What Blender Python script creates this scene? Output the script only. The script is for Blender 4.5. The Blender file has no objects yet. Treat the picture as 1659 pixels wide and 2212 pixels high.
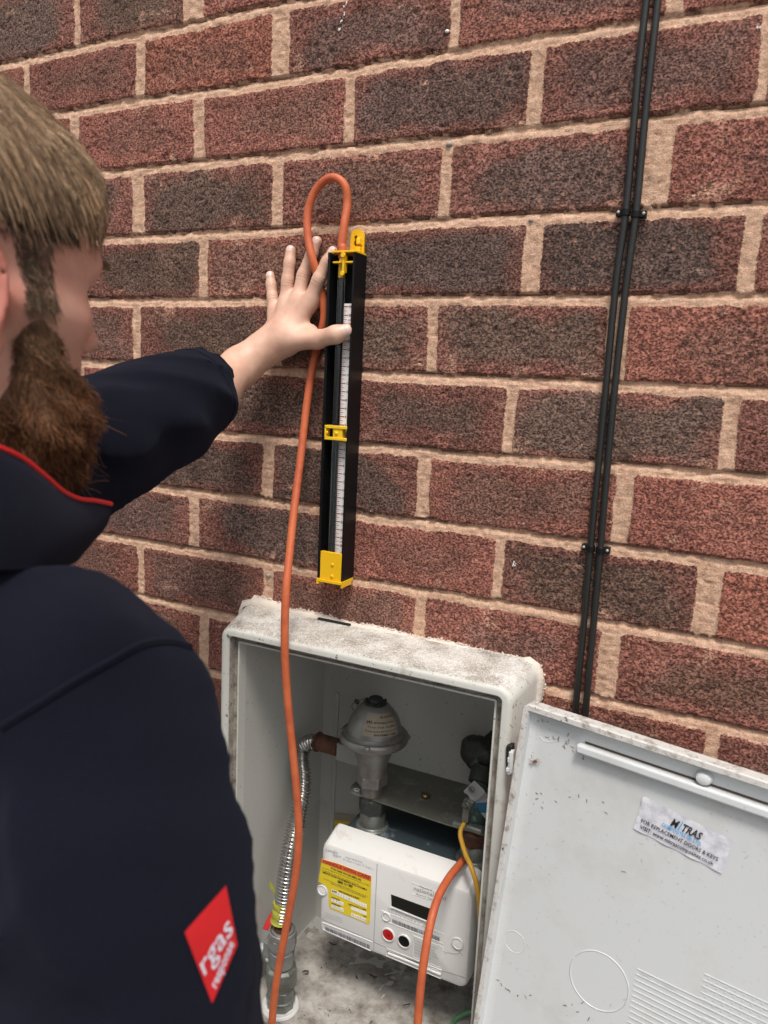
import bpy, bmesh, math, random
import numpy as np
from mathutils import Vector, Matrix
from mathutils.bvhtree import BVHTree
R = math.radians
random.seed(7); rng = np.random.default_rng(7)
scene = bpy.context.scene
col = scene.collection

# ------------------------------------------------------------------ camera
# recovered from the brick coursing (225 mm x 88 mm): metres, wall face is the plane y = 0
W0, H0, F0 = 1659.0, 2212.0, 1661.0
CAM = np.array([0.80840763, -0.85392203, -0.54040096])
cr = np.array([0.89787059, 0.43772104, 0.04720917])
cu = np.array([-0.11510636, 0.12989531, 0.98482371])
cf = np.array([-0.4249458, 0.88967831, -0.16701365])
cd = bpy.data.cameras.new('camera'); cam = bpy.data.objects.new('camera', cd); col.objects.link(cam)
cam.matrix_world = Matrix(((cr[0], cu[0], -cf[0], CAM[0]), (cr[1], cu[1], -cf[1], CAM[1]), (cr[2], cu[2], -cf[2], CAM[2]), (0, 0, 0, 1)))
cd.sensor_fit = 'VERTICAL'; cd.sensor_height = 36; cd.sensor_width = 27; cd.lens = F0/H0*36
cd.clip_start = 0.02; cd.clip_end = 200
cd.dof.use_dof = True; cd.dof.focus_distance = 0.95; cd.dof.aperture_fstop = 7.0
scene.camera = cam
# ------------------------------------------------------------------ light: overcast daylight from above and in front of the wall
world = bpy.data.worlds.new('World'); scene.world = world; world.use_nodes = True
nt = world.node_tree; nt.nodes.clear()
sky = nt.nodes.new('ShaderNodeTexSky'); sky.sky_type = 'NISHITA'; sky.sun_disc = False
sky.sun_elevation = R(56); sky.sun_rotation = R(160); sky.dust_density = 4; sky.air_density = 1.0; sky.ozone_density = 1
hs = nt.nodes.new('ShaderNodeHueSaturation'); hs.inputs['Saturation'].default_value = 0.16
bg = nt.nodes.new('ShaderNodeBackground'); bg.inputs[1].default_value = 0.105
wo = nt.nodes.new('ShaderNodeOutputWorld')
nt.links.new(sky.outputs[0], hs.inputs['Color']); nt.links.new(hs.outputs[0], bg.inputs[0]); nt.links.new(bg.outputs[0], wo.inputs[0])
sl = bpy.data.lights.new('sun', 'SUN'); sl.energy = 1.7; sl.angle = R(14); sl.color = (1, .925, .835)
sun = bpy.data.objects.new('sun', sl); col.objects.link(sun)
SUN_DIR = Vector((0.24, -0.46, 1.0)).normalized()      # towards the light
sun.rotation_euler = SUN_DIR.to_track_quat('Z', 'Y').to_euler()
sky.sun_elevation = math.asin(SUN_DIR.z); sky.sun_rotation = math.atan2(SUN_DIR.x, SUN_DIR.y)
scene.view_settings.view_transform = 'Standard'; scene.view_settings.look = 'None'
scene.view_settings.exposure = 0.60; scene.view_settings.gamma = 1.0

# ------------------------------------------------------------------ helpers
def at(px, py, y):            # point of the photograph (1659 x 2212) -> world, on the plane y
    d = cf+(px-W0/2)/F0*cr-(py-H0/2)/F0*cu
    return Vector(CAM+d*(y-CAM[1])/d[1])
def atz(px, py, z):
    d = cf+(px-W0/2)/F0*cr-(py-H0/2)/F0*cu
    return Vector(CAM+d*(z-CAM[2])/d[2])
def V(px, py, D):             # ... at distance D along the view axis
    d = cf+(px-W0/2)/F0*cr-(py-H0/2)/F0*cu
    return Vector(CAM+d*D)
def z2(x, y): return (829.5+x/2, y/2)
def z6(x, y): return (829.5+x/2, 1474.7+y/2)
def hc(x, y): return (548.6+.2232*x, 356.6+.2232*y)
def c3(x, y): return ((1150+x/2.765)*.5486, (2700+y/2.765)*.5486)
def c4(x, y): return ((1700+x/3.687)*.5486, (2800+y/3.687)*.5486)
def c5(x, y): return ((1200+x/2.212)*.5486, (3250+y/2.212)*.5486)
def c6(x, y): return ((950+x/3.0225)*.5486, (3300+y/3.0225)*.5486)
def cg(x, y): return ((1200+x/2.603)*.5486, (1500+y/2.603)*.5486)

def tag(o, label=None, cat=None, group=None, kind=None):
    if label: o['label'] = label
    if cat: o['category'] = cat
    if group: o['group'] = group
    if kind: o['kind'] = kind
    return o
def empty(name, loc=(0, 0, 0)):
    o = bpy.data.objects.new(name, None); col.objects.link(o); o.location = loc; o.empty_display_size = .02
    return o

class MB:
    """collects geometry in world space; build() links it as one mesh object"""
    def __init__(s): s.v = []; s.f = []; s.m = []
    def add(s, vs, fs, mi=0):
        b = len(s.v); s.v.extend([tuple(p) for p in vs]); s.f.extend([tuple(i+b for i in q) for q in fs]); s.m.extend([mi]*len(fs)); return s
    def box(s, lo, hi, mi=0, M=None):
        x0, y0, z0 = lo; x1, y1, z1 = hi
        vs = [Vector(p) for p in ((x0,y0,z0),(x1,y0,z0),(x1,y1,z0),(x0,y1,z0),(x0,y0,z1),(x1,y0,z1),(x1,y1,z1),(x0,y1,z1))]
        if M is not None: vs = [M @ p for p in vs]
        return s.add(vs, [(0,3,2,1),(4,5,6,7),(0,1,5,4),(1,2,6,5),(2,3,7,6),(3,0,4,7)], mi)
    def rings(s, rings, mi=0, cap0=True, cap1=True, closed=True):
        n = len(rings[0]); b = len(s.v)
        for r in rings: s.v.extend([tuple(p) for p in r])
        for i in range(len(rings)-1):
            for j in range(n if closed else n-1):
                k = (j+1) % n
                s.f.append((b+i*n+j, b+i*n+k, b+(i+1)*n+k, b+(i+1)*n+j)); s.m.append(mi)
        if cap0: s.f.append(tuple(b+j for j in reversed(range(n)))); s.m.append(mi)
        if cap1: s.f.append(tuple(b+(len(rings)-1)*n+j for j in range(n))); s.m.append(mi)
        return s
    def tube(s, pts, r, n=14, mi=0, caps=True):
        P = [Vector(p) for p in pts]; rs = r if hasattr(r, '__len__') else [r]*len(P)
        T = [(P[min(i+1, len(P)-1)]-P[max(i-1, 0)]).normalized() for i in range(len(P))]
        up = Vector((0, 0, 1)) if abs(T[0].z) < .9 else Vector((1, 0, 0))
        a = T[0].cross(up).normalized(); R_ = []
        for i, p in enumerate(P):
            a = (a-T[i]*a.dot(T[i])).normalized(); b_ = T[i].cross(a)
            R_.append([p+(a*math.cos(2*math.pi*k/n)+b_*math.sin(2*math.pi*k/n))*rs[i] for k in range(n)])
        return s.rings(R_, mi, caps, caps)
    def lathe(s, prof, o, axis=(0, 0, 1), n=40, mi=0, caps=True, ph=0):
        ax = Vector(axis).normalized(); q = Vector((0, 0, 1)).rotation_difference(ax); o = Vector(o)
        return s.rings([[o+q @ Vector((r*math.cos(ph+2*math.pi*k/n), r*math.sin(ph+2*math.pi*k/n), z)) for k in range(n)] for r, z in prof], mi, caps, caps)
    def prism(s, poly, d, mi=0):      # poly: 3D points, d: extrusion vector
        n = len(poly); d = Vector(d); a = [Vector(p) for p in poly]
        vs = a+[p+d for p in a]
        return s.add(vs, [tuple(range(n)), tuple(range(2*n-1, n-1, -1))]+[(j, j+n, (j+1) % n+n, (j+1) % n) for j in range(n)], mi)
    def sphere(s, c, r, n=12, mi=0, sc=(1, 1, 1)):
        c = Vector(c); rr = []
        for i in range(1, n):
            t = math.pi*i/n
            rr.append([c+Vector((r*sc[0]*math.sin(t)*math.cos(2*math.pi*k/(2*n)), r*sc[1]*math.sin(t)*math.sin(2*math.pi*k/(2*n)), r*sc[2]*math.cos(t))) for k in range(2*n)])
        return s.rings(rr, mi)
    def build(s, name, mats, parent=None, smooth=35, bevel=0, fix=True, segs=2):
        me = bpy.data.meshes.new(name); me.from_pydata(s.v, [], s.f); me.polygons.foreach_set('material_index', s.m)
        for m in (mats if isinstance(mats, (list, tuple)) else [mats]): me.materials.append(m)
        if fix:
            bm = bmesh.new(); bm.from_mesh(me); bmesh.ops.recalc_face_normals(bm, faces=bm.faces); bm.to_mesh(me); bm.free()
        o = bpy.data.objects.new(name, me); col.objects.link(o)
        if parent is not None: o.parent = parent; o.matrix_parent_inverse = Matrix.Translation(parent_loc(parent)).inverted()
        if smooth is not None:
            me.polygons.foreach_set('use_smooth', [True]*len(me.polygons))
            try: me.set_sharp_from_angle(angle=R(smooth))
            except Exception: pass
        if bevel:
            b = o.modifiers.new('bevel', 'BEVEL'); b.width = bevel; b.segments = segs; b.limit_method = 'ANGLE'; b.angle_limit = R(40); b.harden_normals = False
        return o
def parent_loc(p):
    return Vector(p.location) if p.type == 'EMPTY' else Vector((0, 0, 0))    # meshes are built in world space
def spline(pts, n=10):        # Catmull-Rom
    P = [Vector(p) for p in pts]; P = [P[0]*2-P[1]]+P+[P[-1]*2-P[-2]]; out = []
    for i in range(1, len(P)-2):
        for k in range(n):
            t = k/n
            out.append(.5*((2*P[i])+(-P[i-1]+P[i+1])*t+(2*P[i-1]-5*P[i]+4*P[i+1]-P[i+2])*t*t+(-P[i-1]+3*P[i]-3*P[i+1]+P[i+2])*t**3))
    out.append(P[-2]); return out
def rrect(x0, x1, z0, z1, r, n=6):  # rounded rectangle outline, ccw in (x,z)
    o = []
    for cx, cz, a0 in ((x1-r, z1-r, 0), (x0+r, z1-r, 90), (x0+r, z0+r, 180), (x1-r, z0+r, 270)):
        for k in range(n+1):
            a = R(a0+90*k/n); o.append((cx+r*math.cos(a), cz+r*math.sin(a)))
    return o

_tc = {}
def text2d(s, bold=0.0):            # flat lettering as (verts, faces), cap height about 0.7, baseline at 0
    k = (s, bold)
    if k in _tc: return _tc[k]
    c = bpy.data.curves.new('t', 'FONT'); c.body = s; c.resolution_u = 2; c.offset = bold
    o = bpy.data.objects.new('t', c); col.objects.link(o)
    dg = bpy.context.evaluated_depsgraph_get(); ev = o.evaluated_get(dg); me = ev.to_mesh()
    vs = [(v.co.x, v.co.y) for v in me.vertices]; fs = [tuple(p.vertices) for p in me.polygons]
    ev.to_mesh_clear(); bpy.data.objects.remove(o); bpy.data.curves.remove(c)
    _tc[k] = (vs, fs); return vs, fs
def put_text(mb, s, fn, size, mi=0, align='l', width=None, bold=0.0, shear=0.0):
    """fn maps local (u, v) metres to a world point; width stretches the line to a given length"""
    vs, fs = text2d(s, bold)
    if not vs: return
    w = max(v[0] for v in vs); sx = size if width is None else width/w
    off = {'l': 0, 'c': -w*sx/2, 'r': -w*sx}[align]
    mb.add([fn(off+v[0]*sx+v[1]*size*shear, v[1]*size) for v in vs], fs, mi)

# ------------------------------------------------------------------ materials
def mat(name, color=(.5, .5, .5), rough=.5, metal=0, **kw):
    m = bpy.data.materials.new(name); m.use_nodes = True
    b = m.node_tree.nodes['Principled BSDF']
    b.inputs['Base Color'].default_value = (*color, 1); b.inputs['Roughness'].default_value = rough; b.inputs['Metallic'].default_value = metal
    for k, v in kw.items(): b.inputs[k.replace('_', ' ')].default_value = v
    return m
class NT:
    def __init__(s, m): s.m = m; s.t = m.node_tree; s.b = s.t.nodes['Principled BSDF']; s.co = s.t.nodes.new('ShaderNodeTexCoord').outputs['Object']
    def n(s, typ, **kw):
        x = s.t.nodes.new(typ)
        for k, v in kw.items(): setattr(x, k, v)
        return x
    def l(s, a, b): s.t.links.new(a, b)
    def noise(s, scale, detail=4, rough=.6, dist=0, co=None, sc=None):
        x = s.n('ShaderNodeTexNoise'); x.inputs['Scale'].default_value = scale; x.inputs['Detail'].default_value = detail
        x.inputs['Roughness'].default_value = rough; x.inputs['Distortion'].default_value = dist
        c = co or s.co
        if sc:
            mp = s.n('ShaderNodeMapping'); mp.inputs['Scale'].default_value = sc; s.l(c, mp.inputs[0]); c = mp.outputs[0]
        s.l(c, x.inputs['Vector']); return x.outputs['Fac']
    def ramp(s, fac, stops, interp='LINEAR'):
        x = s.n('ShaderNodeValToRGB'); e = x.color_ramp; e.interpolation = interp
        while len(e.elements) < len(stops): e.elements.new(.5)
        for i, (p, c) in enumerate(stops):
            e.elements[i].position = p; e.elements[i].color = (*c, 1) if hasattr(c, '__len__') else (c, c, c, 1)
        s.l(fac, x.inputs[0]); return x.outputs[0]
    def mix(s, fac, a, b, mode='MIX'):
        x = s.n('ShaderNodeMix', data_type='RGBA', blend_type=mode)
        for q, v in ((0, fac), (6, a), (7, b)):
            inp = x.inputs[q]
            if hasattr(v, 'links'): s.l(v, inp)
            elif hasattr(v, '__len__'): inp.default_value = (*v, 1)
            else: inp.default_value = v if q == 0 else (v, v, v, 1)
        return x.outputs[2]
    def math(s, op, a, b=0, c=None, clamp=False):
        x = s.n('ShaderNodeMath', operation=op); x.use_clamp = clamp
        for i, v in enumerate((a, b, c)):
            if v is None: continue
            if hasattr(v, 'links'): s.l(v, x.inputs[i])
            else: x.inputs[i].default_value = v
        return x.outputs[0]
    def bump(s, h, strength=.5, dist=.001, prev=None):
        x = s.n('ShaderNodeBump'); x.inputs['Strength'].default_value = strength; x.inputs['Distance'].default_value = dist
        s.l(h, x.inputs['Height'])
        if prev is not None: s.l(prev, x.inputs['Normal'])
        s.l(x.outputs[0], s.b.inputs['Normal']); return x.outputs[0]
    def color(s, c): s.l(c, s.b.inputs['Base Color'])
    def rough(s, c): s.l(c, s.b.inputs['Roughness'])

def grime(name, base, dirt, scale=18, lo=.55, hi=.75, rough=.5, metal=0, spots=0, bumpd=.0004, bs=120, topdirt=None):
    m = mat(name, base, rough, metal); k = NT(m)
    a = k.noise(scale, 6, .7); c = k.mix(k.ramp(a, [(lo, 0.0), (hi, 1.0)]), base, dirt)
    if spots:
        sp = k.noise(230, 2, .5); sp2 = k.noise(14, 2, .5)
        f = k.math('MULTIPLY', k.ramp(sp, [(.66, 0.0), (.70, 1.0)]), k.ramp(sp2, [(.45, 0.0), (.6, 1.0)]))
        c = k.mix(k.math('MULTIPLY', f, spots), c, tuple(x*.25 for x in dirt))
    if topdirt:
        g = k.n('ShaderNodeNewGeometry'); sx = k.n('ShaderNodeSeparateXYZ'); k.l(g.outputs['Normal'], sx.inputs[0])
        up = k.ramp(sx.outputs[2], [(.55, 0.0), (.9, 1.0)])
        n1 = k.noise(420, 3, .7, 2.0, sc=(1, 1.2, 1)); n2 = k.noise(26, 5, .65)
        n1 = k.math('ADD', n1, k.math('MULTIPLY', k.math('SUBTRACT', n2, .5), .5))
        tc = k.ramp(n1, [(.34, topdirt[0]), (.47, topdirt[1]), (.58, topdirt[2])])
        c = k.mix(up, c, tc)
    k.color(c)
    h = k.noise(bs, 4, .6); k.bump(h, .4, bumpd)
    return m

M = {}
M['grp'] = grime('white_grp', (.62, .62, .58), (.30, .26, .20), 22, .58, .78, .45, spots=.8, topdirt=((.16, .13, .105), (.42, .39, .35), (.72, .71, .68)))
M['grp_in'] = grime('white_grp_inside', (.54, .54, .51), (.40, .37, .31), 16, .60, .85, .5, spots=.45)
M['grp_dirty'] = grime('white_grp_dirty', (.42, .39, .34), (.12, .09, .065), 60, .42, .68, .7, spots=.9)
M['grp_floor'] = grime('white_grp_floor', (.46, .44, .41), (.13, .105, .085), 30, .40, .72, .85, spots=.9, bumpd=.002, bs=180)
M['door'] = grime('door_moulding', (.60, .62, .63), (.50, .50, .47), 9, .5, .8, .42, spots=.25, bumpd=.0002, bs=60)
M['door_rim'] = grime('door_rim_weathered', (.58, .57, .55), (.24, .20, .16), 90, .5, .68, .7, spots=.9)
M['white'] = mat('white_plastic', (.74, .74, .73), .32)
M['meter'] = grime('meter_white_plastic', (.72, .72, .71), (.50, .44, .36), 26, .58, .80, .3, bumpd=.0001)
M['dark'] = mat('painted_gap_shade', (.012, .012, .012), .8)  # near-black that stands in for the shade inside gaps and slots
M['blackp'] = mat('black_plastic', (.006, .006, .0065), .45, Specular_IOR_Level=.25)
M['cable'] = grime('black_cable_sheath', (.014, .015, .015), (.06, .06, .055), 60, .6, .8, .45)
M['yellow'] = mat('yellow_plastic', (.85, .50, .010), .30)
M['yellow_pale'] = mat('yellow_plastic_clip', (.86, .56, .03), .32)
M['yellow_lab'] = mat('yellow_label', (.80, .62, .03), .4)
M['scale'] = mat('scale_white', (.90, .90, .89), .35)
M['red_ink'] = mat('red_ink', (.35, .03, .05), .5)
M['black_ink'] = mat('black_ink', (.02, .02, .022), .5)
M['grey_ink'] = mat('grey_ink', (.42, .43, .44), .5)
M['blue_ink'] = mat('blue_ink', (.06, .38, .72), .5)
M['orange_ink'] = mat('orange_ink', (.75, .16, .03), .5)
M['red_plastic'] = mat('red_plastic', (.50, .010, .012), .3)
M['display'] = mat('dark_display', (.022, .021, .019), .12)
M['glass'] = mat('clear_tube', (.92, .94, .94), .06, 0, Transmission_Weight=1.0, IOR=1.42)
M['rubber'] = mat('orange_rubber', (.56, .125, .045), .55); k = NT(M['rubber'])
k.color(k.mix(k.ramp(k.noise(28, 5, .7), [(.4, 0.0), (.7, 1.0)]), (.60, .145, .052), (.44, .085, .035))); k.bump(k.noise(500, 3, .6), .35, .0003)
M['steel'] = grime('cast_grey_metal', (.34, .345, .34), (.20, .185, .16), 40, .5, .75, .5, .55, bumpd=.0005, bs=300)
M['regul'] = grime('regulator_aluminium', (.31, .31, .30), (.20, .155, .12), 24, .48, .72, .45, .6, bumpd=.0006, bs=260)
M['chrome'] = grime('corrugated_steel', (.56, .55, .53), (.22, .15, .10), 40, .62, .8, .25, .95, bumpd=.0002)
M['galv'] = grime('galvanised_steel', (.26, .28, .265), (.14, .14, .11), 34, .45, .7, .5, .6, spots=.3, bumpd=.0004)
M['plate'] = grime('galvanised_plate', (.17, .17, .145), (.33, .34, .31), 30, .5, .72, .5, .45, spots=.5, bumpd=.0004)
M['rust'] = grime('rusty_iron', (.13, .055, .03), (.05, .022, .015), 60, .4, .65, .75, .2, bumpd=.001, bs=300)
M['iron'] = grime('dark_iron', (.045, .047, .045), (.10, .12, .105), 50, .5, .75, .55, .4, bumpd=.0006, bs=220)
M['patina'] = grime('green_patina', (.07, .11, .095), (.17, .25, .22), 70, .5, .7, .6, .3, bumpd=.0006, bs=220)
M['case'] = grime('blue_grey_tin_case', (.045, .062, .072), (.20, .23, .24), 32, .62, .70, .4, .1, bumpd=.0002)
M['shiny'] = mat('bright_metal', (.75, .76, .76), .28, .55)
M['brass'] = mat('tarnished_brass', (.22, .17, .09), .4, .9)
M['ywire'] = mat('yellow_insulation', (.62, .34, .035), .4)
M['gwire'] = mat('green_insulation', (.12, .30, .15), .4)
M['tape'] = mat('yellow_tape', (.46, .45, .05), .45); k = NT(M['tape']); k.bump(k.noise(150, 3, .6), .6, .002)
M['bluelab'] = mat('blue_label', (.03, .19, .36), .4)
M['paper'] = mat('paper_label', (.66, .66, .72), .5); k = NT(M['paper'])
k.color(k.ramp(k.noise(90, 5, .7), [(.35, (.50, .50, .56)), (.6, (.70, .70, .76))])); k.bump(k.noise(90, 3, .6), .5, .001)
M['oldlabel'] = mat('aged_label', (.36, .31, .23), .45)
M['leaf'] = mat('dry_leaf_and_slot_shade', (.07, .04, .025), .8)
M['seal'] = mat('cream_sealant', (.70, .62, .54), .7); k = NT(M['seal']); k.bump(k.noise(160, 5, .7), .6, .003)
WALLRES = .0020; HEADRES = .0026; HANDRES = .0011; JACKRES = .005
HEADC = (.332, -.525, -.4905); HYAW = 4.5; HPITCH = 0; HROLL = 0
# ------------------------------------------------------------------ ground
g = MB(); g.add([(-80, -80, -2.1), (80, -80, -2.1), (80, 80, -2.1), (-80, 80, -2.1)], [(0, 1, 2, 3)])
mg = mat('paving', (.16, .155, .15), .9); k = NT(mg); k.color(k.ramp(k.noise(6, 8, .7), [(.3, (.10, .10, .095)), (.7, (.22, .21, .2))])); k.bump(k.noise(60, 5, .6), .5, .004)
tag(g.build('ground', mg, smooth=None), kind='structure')

# ------------------------------------------------------------------ brick wall: one relief mesh, bricks set where the photograph has them
def vnoise(x, z, s, seed=0):     # smooth value noise, s = feature size
    r = np.random.default_rng(seed); T = r.random((256, 256)).astype(np.float32)
    u = x/s+37.3; v = z/s+11.7; i = np.floor(u).astype(np.int64); j = np.floor(v).astype(np.int64)
    fu = (u-i).astype(np.float32); fv = (v-j).astype(np.float32); fu = fu*fu*(3-2*fu); fv = fv*fv*(3-2*fv)
    a = T[i & 255, j & 255]; b = T[(i+1) & 255, j & 255]; c = T[i & 255, (j+1) & 255]; d = T[(i+1) & 255, (j+1) & 255]
    return (a*(1-fu)+b*fu)*(1-fv)+(c*(1-fu)+d*fu)*fv-.5
def fbm(x, z, s, o=3, seed=0):
    t = 0; a = 1.0
    for q in range(o): t = t+a*vnoise(x, z, s/2**q, seed+q*13); a *= .5
    return t
ROWZ = {1: (-.0905, .014), 2: (-.1754, .0045), 3: (-.2634, .0028), 4: (-.3526, .0029), 5: (-.4383, .0019), 6: (-.5273, -.0017),
        7: (-.6172, .0062), 8: (-.7024, -.003), 9: (-.7886, -.0034), 10: (-.8758, -.010)}
def rowz(r): return ROWZ.get(r, (-.0003-.0876*r, 0))
PERP = {1: [(-.114, -.104), (.079, .112)], 2: [(-.218, -.207), (-.002, .013), (.218, .243), (.452, .463), (.68, .695)],
        3: [(-.126, -.11), (.097, .114), (.322, .335), (.548, .563), (.768, .778)], 4: [(-.01, .01), (.222, .238), (.452, .464), (.673, .699)],
        5: [(.108, .121), (.329, .342), (.555, .575), (.773, .788)], 6: [(-.01, .004), (.229, .241), (.446, .458), (.651, .673)],
        7: [(.108, .12), (.333, .346), (.547, .559), (.774, .789)], 8: [(-.006, .006), (.216, .234), (.443, .46), (.677, .695)],
        9: [(-.12, -.108), (.092, .109), (.347, .36), (.547, .558), (.769, .793)], 10: [(-.005, .007), (.223, .238), (.449, .463), (.676, .698)],
        11: [(-.12, -.108), (.112, .129), (.34, .352), (.565, .577), (.796, .81)]}
def perps(r):
    p = list(PERP.get(r, [])); ph = 0 if r % 2 == 0 else .114
    if not p: p = [(ph-.006+.229*0, ph+.006)]
    while p[0][0] > -3.2: p.insert(0, (p[0][0]-.2285, p[0][0]-.2285+.012))
    while p[-1][1] < 3.6: p.append((p[-1][1]+.2285-.012, p[-1][1]+.2285))
    return p
# shade of each brick seen in the photograph: (row, index of the joint at its left counted from the joint nearest x = 0): see DARK below
def axis(lo, hi, clo, chi, fine, coarse):
    a = np.arange(lo, clo, coarse); b = np.arange(clo, chi, fine); c = np.arange(chi, hi+coarse, coarse)
    return np.concatenate([a, b, c])
xs = axis(-3.0, 3.2, -.37, .92, WALLRES, .010); zs = axis(-2.1, 1.4, -1.24, .02, WALLRES, .008)
X, Z = np.meshgrid(xs, zs, indexing='ij'); X = X.astype(np.float64); nx, nz = X.shape
wx = X+.0022*fbm(X, Z, .018, 3, 1)+.0025*vnoise(X, Z, .11, 5); wz = Z+.0027*fbm(X, Z, .016, 3, 2)+.0026*vnoise(X, Z, .11, 6)
SD = np.full(X.shape, -1.0); BU = np.zeros(X.shape); BV = np.zeros(X.shape); BID = np.zeros(X.shape, np.int64)
BEDT = np.zeros(X.shape)
for r in range(-12, 25):
    a, b = rowz(r); zb = a+b*(wx-.3); a2, b2 = rowz(r-1); zt = a2+b2*(wx-.3)-.0125
    sel = (wz < zt+.0065) & (wz >= zb-.0062)
    if not sel.any(): continue
    p = perps(r); mids = np.array([(q[0]+q[1])/2 for q in p]); x_ = wx[sel]
    i = np.clip(np.searchsorted(mids, x_)-1, 0, len(p)-2)
    L = np.array([q[1] for q in p])[i]; Rr = np.array([q[0] for q in p])[i+1]
    zz = wz[sel]; t_ = zt[sel]; b_ = zb[sel]
    dx = np.minimum(x_-L, Rr-x_); dz = np.minimum(t_-zz, zz-b_)
    rr = .004; ax_ = np.minimum(dx-rr, 0); az_ = np.minimum(dz-rr, 0)
    d = np.minimum(np.minimum(dx, dz), rr-np.sqrt(ax_**2+az_**2))
    SD[sel] = d; BU[sel] = (x_-L)/(Rr-L); BV[sel] = (zz-b_)/(t_-b_)
    BID[sel] = (r+20)*100+np.array([int(round((m+4)/.2285)) for m in mids])[i]
    bt = np.clip((b_-zz)/.0125, 0, 1); below = zz < b_
    BEDT[sel] = np.where(below, 1-bt, 0)*1.0
    # the joint above a brick (weather-struck: flush with the lower brick, recessed under the upper one)
    up = zz > t_
    tmp = BEDT[sel]; tmp[up] = np.clip((zz[up]-t_[up])/.0125, 0, 1)*.5; BEDT[sel] = tmp
brick = np.clip(SD/.0016+.5, 0, 1)
hr = np.random.default_rng(3); tab = hr.random((6000, 6))
T_ = tab[BID % 6000]
pit = fbm(X, Z, .0065, 3, 21); pit2 = vnoise(X*1.0, Z*1.25, .0042, 33)
face = .0009*fbm(X, Z, .05, 2, 9)+(T_[..., 0]-.5)*.0016-np.clip(pit2-.10, 0, 1)*.0055+.0006*pit-np.clip(.006-SD, 0, .006)**2*28
edge = 1-np.clip(SD/.0016, 0, 1)
mort = -.0016-.0034*np.where(BEDT > .5, BEDT, 0)+.0014*fbm(X, Z, .009, 3, 41)+.0016*fbm(X, Z, .035, 2, 47)
slit = np.clip((BEDT-.86)/.08, 0, 1)*np.clip((vnoise(X, Z, .07, 52)+.30)*6, 0, 1); mort = mort-.008*slit-.0010*(np.abs(vnoise(X*.12, Z, .0035, 77)) < .05)*(SD < -.003)
hgt = mort*(1-brick)+face*brick
Y = -hgt
# base colour of every brick (stays put in any light): burnt purple-grey hearts, redder edges
DARK = {}
for (px, py, v) in [(60,50,.85),(280,20,.85),(170,165,.42),(450,120,.30),(800,60,.62),(1180,20,.55),(290,300,.28),(500,270,.38),(640,250,.42),(950,210,.72),(1300,170,.60),(1560,140,.55),
                    (240,450,.65),(450,440,.85),(780,400,.58),(1150,370,.72),(1560,350,.30),(300,580,.78),(560,590,.52),(950,570,.88),(1300,545,.90),(1500,540,.85),(1650,520,.3),
                    (230,720,.6),(430,720,.88),(850,740,.75),(1100,740,.82),(1500,760,.38),(560,870,.75),(900,900,.68),(1330,920,.98),(1620,940,.60),(460,1010,.48),(640,1020,.62),(830,1050,.80),
                    (1100,1080,.48),(1500,1130,.16),(320,1100,.66),(560,1140,.80),(930,1200,.28),(1280,1270,.72),(230,1190,.50),(440,1240,.55),(740,1290,.50),(1100,1380,.42),(1600,1330,.15),(1480,1460,.55),
                    (370,1340,.5),(1450,1600,.45),(1620,1620,.6)]:
    w = at(px, py, 0); i = int(np.searchsorted(xs, w.x)); j = int(np.searchsorted(zs, w.z))
    if 0 < i < nx and 0 < j < nz: DARK[int(BID[i, j])] = v
dk = tab[:, 1]*.8+.05
dkf = dk[BID % 6000].copy()
for b_, v in DARK.items(): dkf[BID == b_] = v
ev = np.minimum(np.minimum(BU, 1-BU)*3.4, np.minimum(BV, 1-BV)*2.6)
patch = ev+.75*fbm(X, Z, .06, 3, 61)+(T_[..., 2]-.5)*.4*(BU-.5)*2-.62+dkf*.70
pm = np.clip(patch*1.6+.1, 0, 1); pm = pm*pm*(3-2*pm)*np.clip(dkf*1.25, 0, 1)
def lin(c): return np.array([((v/255+.055)/1.055)**2.4 if v > 10 else v/255/12.92 for v in c])
red = lin((150, 95, 83)); deep = lin((132, 89, 79)); drk = lin((100, 84, 79)); org = lin((174, 108, 86))
w1 = np.clip(dkf*1.5, 0, 1)[..., None]
base = red*(1-w1)+deep*w1
drk2 = lin((104, 84, 72)); drk = drk*(1-T_[..., 4:5])+drk2*T_[..., 4:5]
tt = np.clip((T_[..., 3]-.65)*2, 0, .8)[..., None]*(1-w1); base = base*(1-tt)+org*tt
C = base*(1-.92*pm[..., None])+drk*.92*pm[..., None]
C = C*((1+.35*fbm(X, Z, .03, 3, 71))*(.86+.28*T_[..., 5]))[..., None]; salt = np.clip(fbm(X, Z, .022, 4, 91)*2.2-.75, 0, .55)[..., None]*(np.minimum(BV, 1-BV) < .30)[..., None]; C = C*(1-salt)+lin((190, 150, 128))*salt
col4 = np.ones((nx, nz, 4), np.float32); col4[..., :3] = np.clip(C, 0, 1)
co = np.stack([X, Y, Z], -1).reshape(-1, 3)
idx = np.arange(nx*nz).reshape(nx, nz)
q = np.stack([idx[:-1, :-1], idx[1:, :-1], idx[1:, 1:], idx[:-1, 1:]], -1).reshape(-1, 4)
cx_ = (X[:-1, :-1].ravel(), Z[:-1, :-1].ravel())
keep = ~((cx_[0] > .207) & (cx_[0] < .588) & (cx_[1] < -.872) & (cx_[1] > -1.422))
q = q[keep]
me = bpy.data.meshes.new('brick_wall'); me.vertices.add(len(co)); me.vertices.foreach_set('co', co.ravel())
me.loops.add(q.size); me.loops.foreach_set('vertex_index', q.ravel().astype(np.int32))
me.polygons.add(len(q)); me.polygons.foreach_set('loop_start', np.arange(0, q.size, 4, dtype=np.int32)); me.polygons.foreach_set('loop_total', np.full(len(q), 4, np.int32))
me.update(calc_edges=True); me.polygons.foreach_set('use_smooth', np.ones(len(q), bool))
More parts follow.
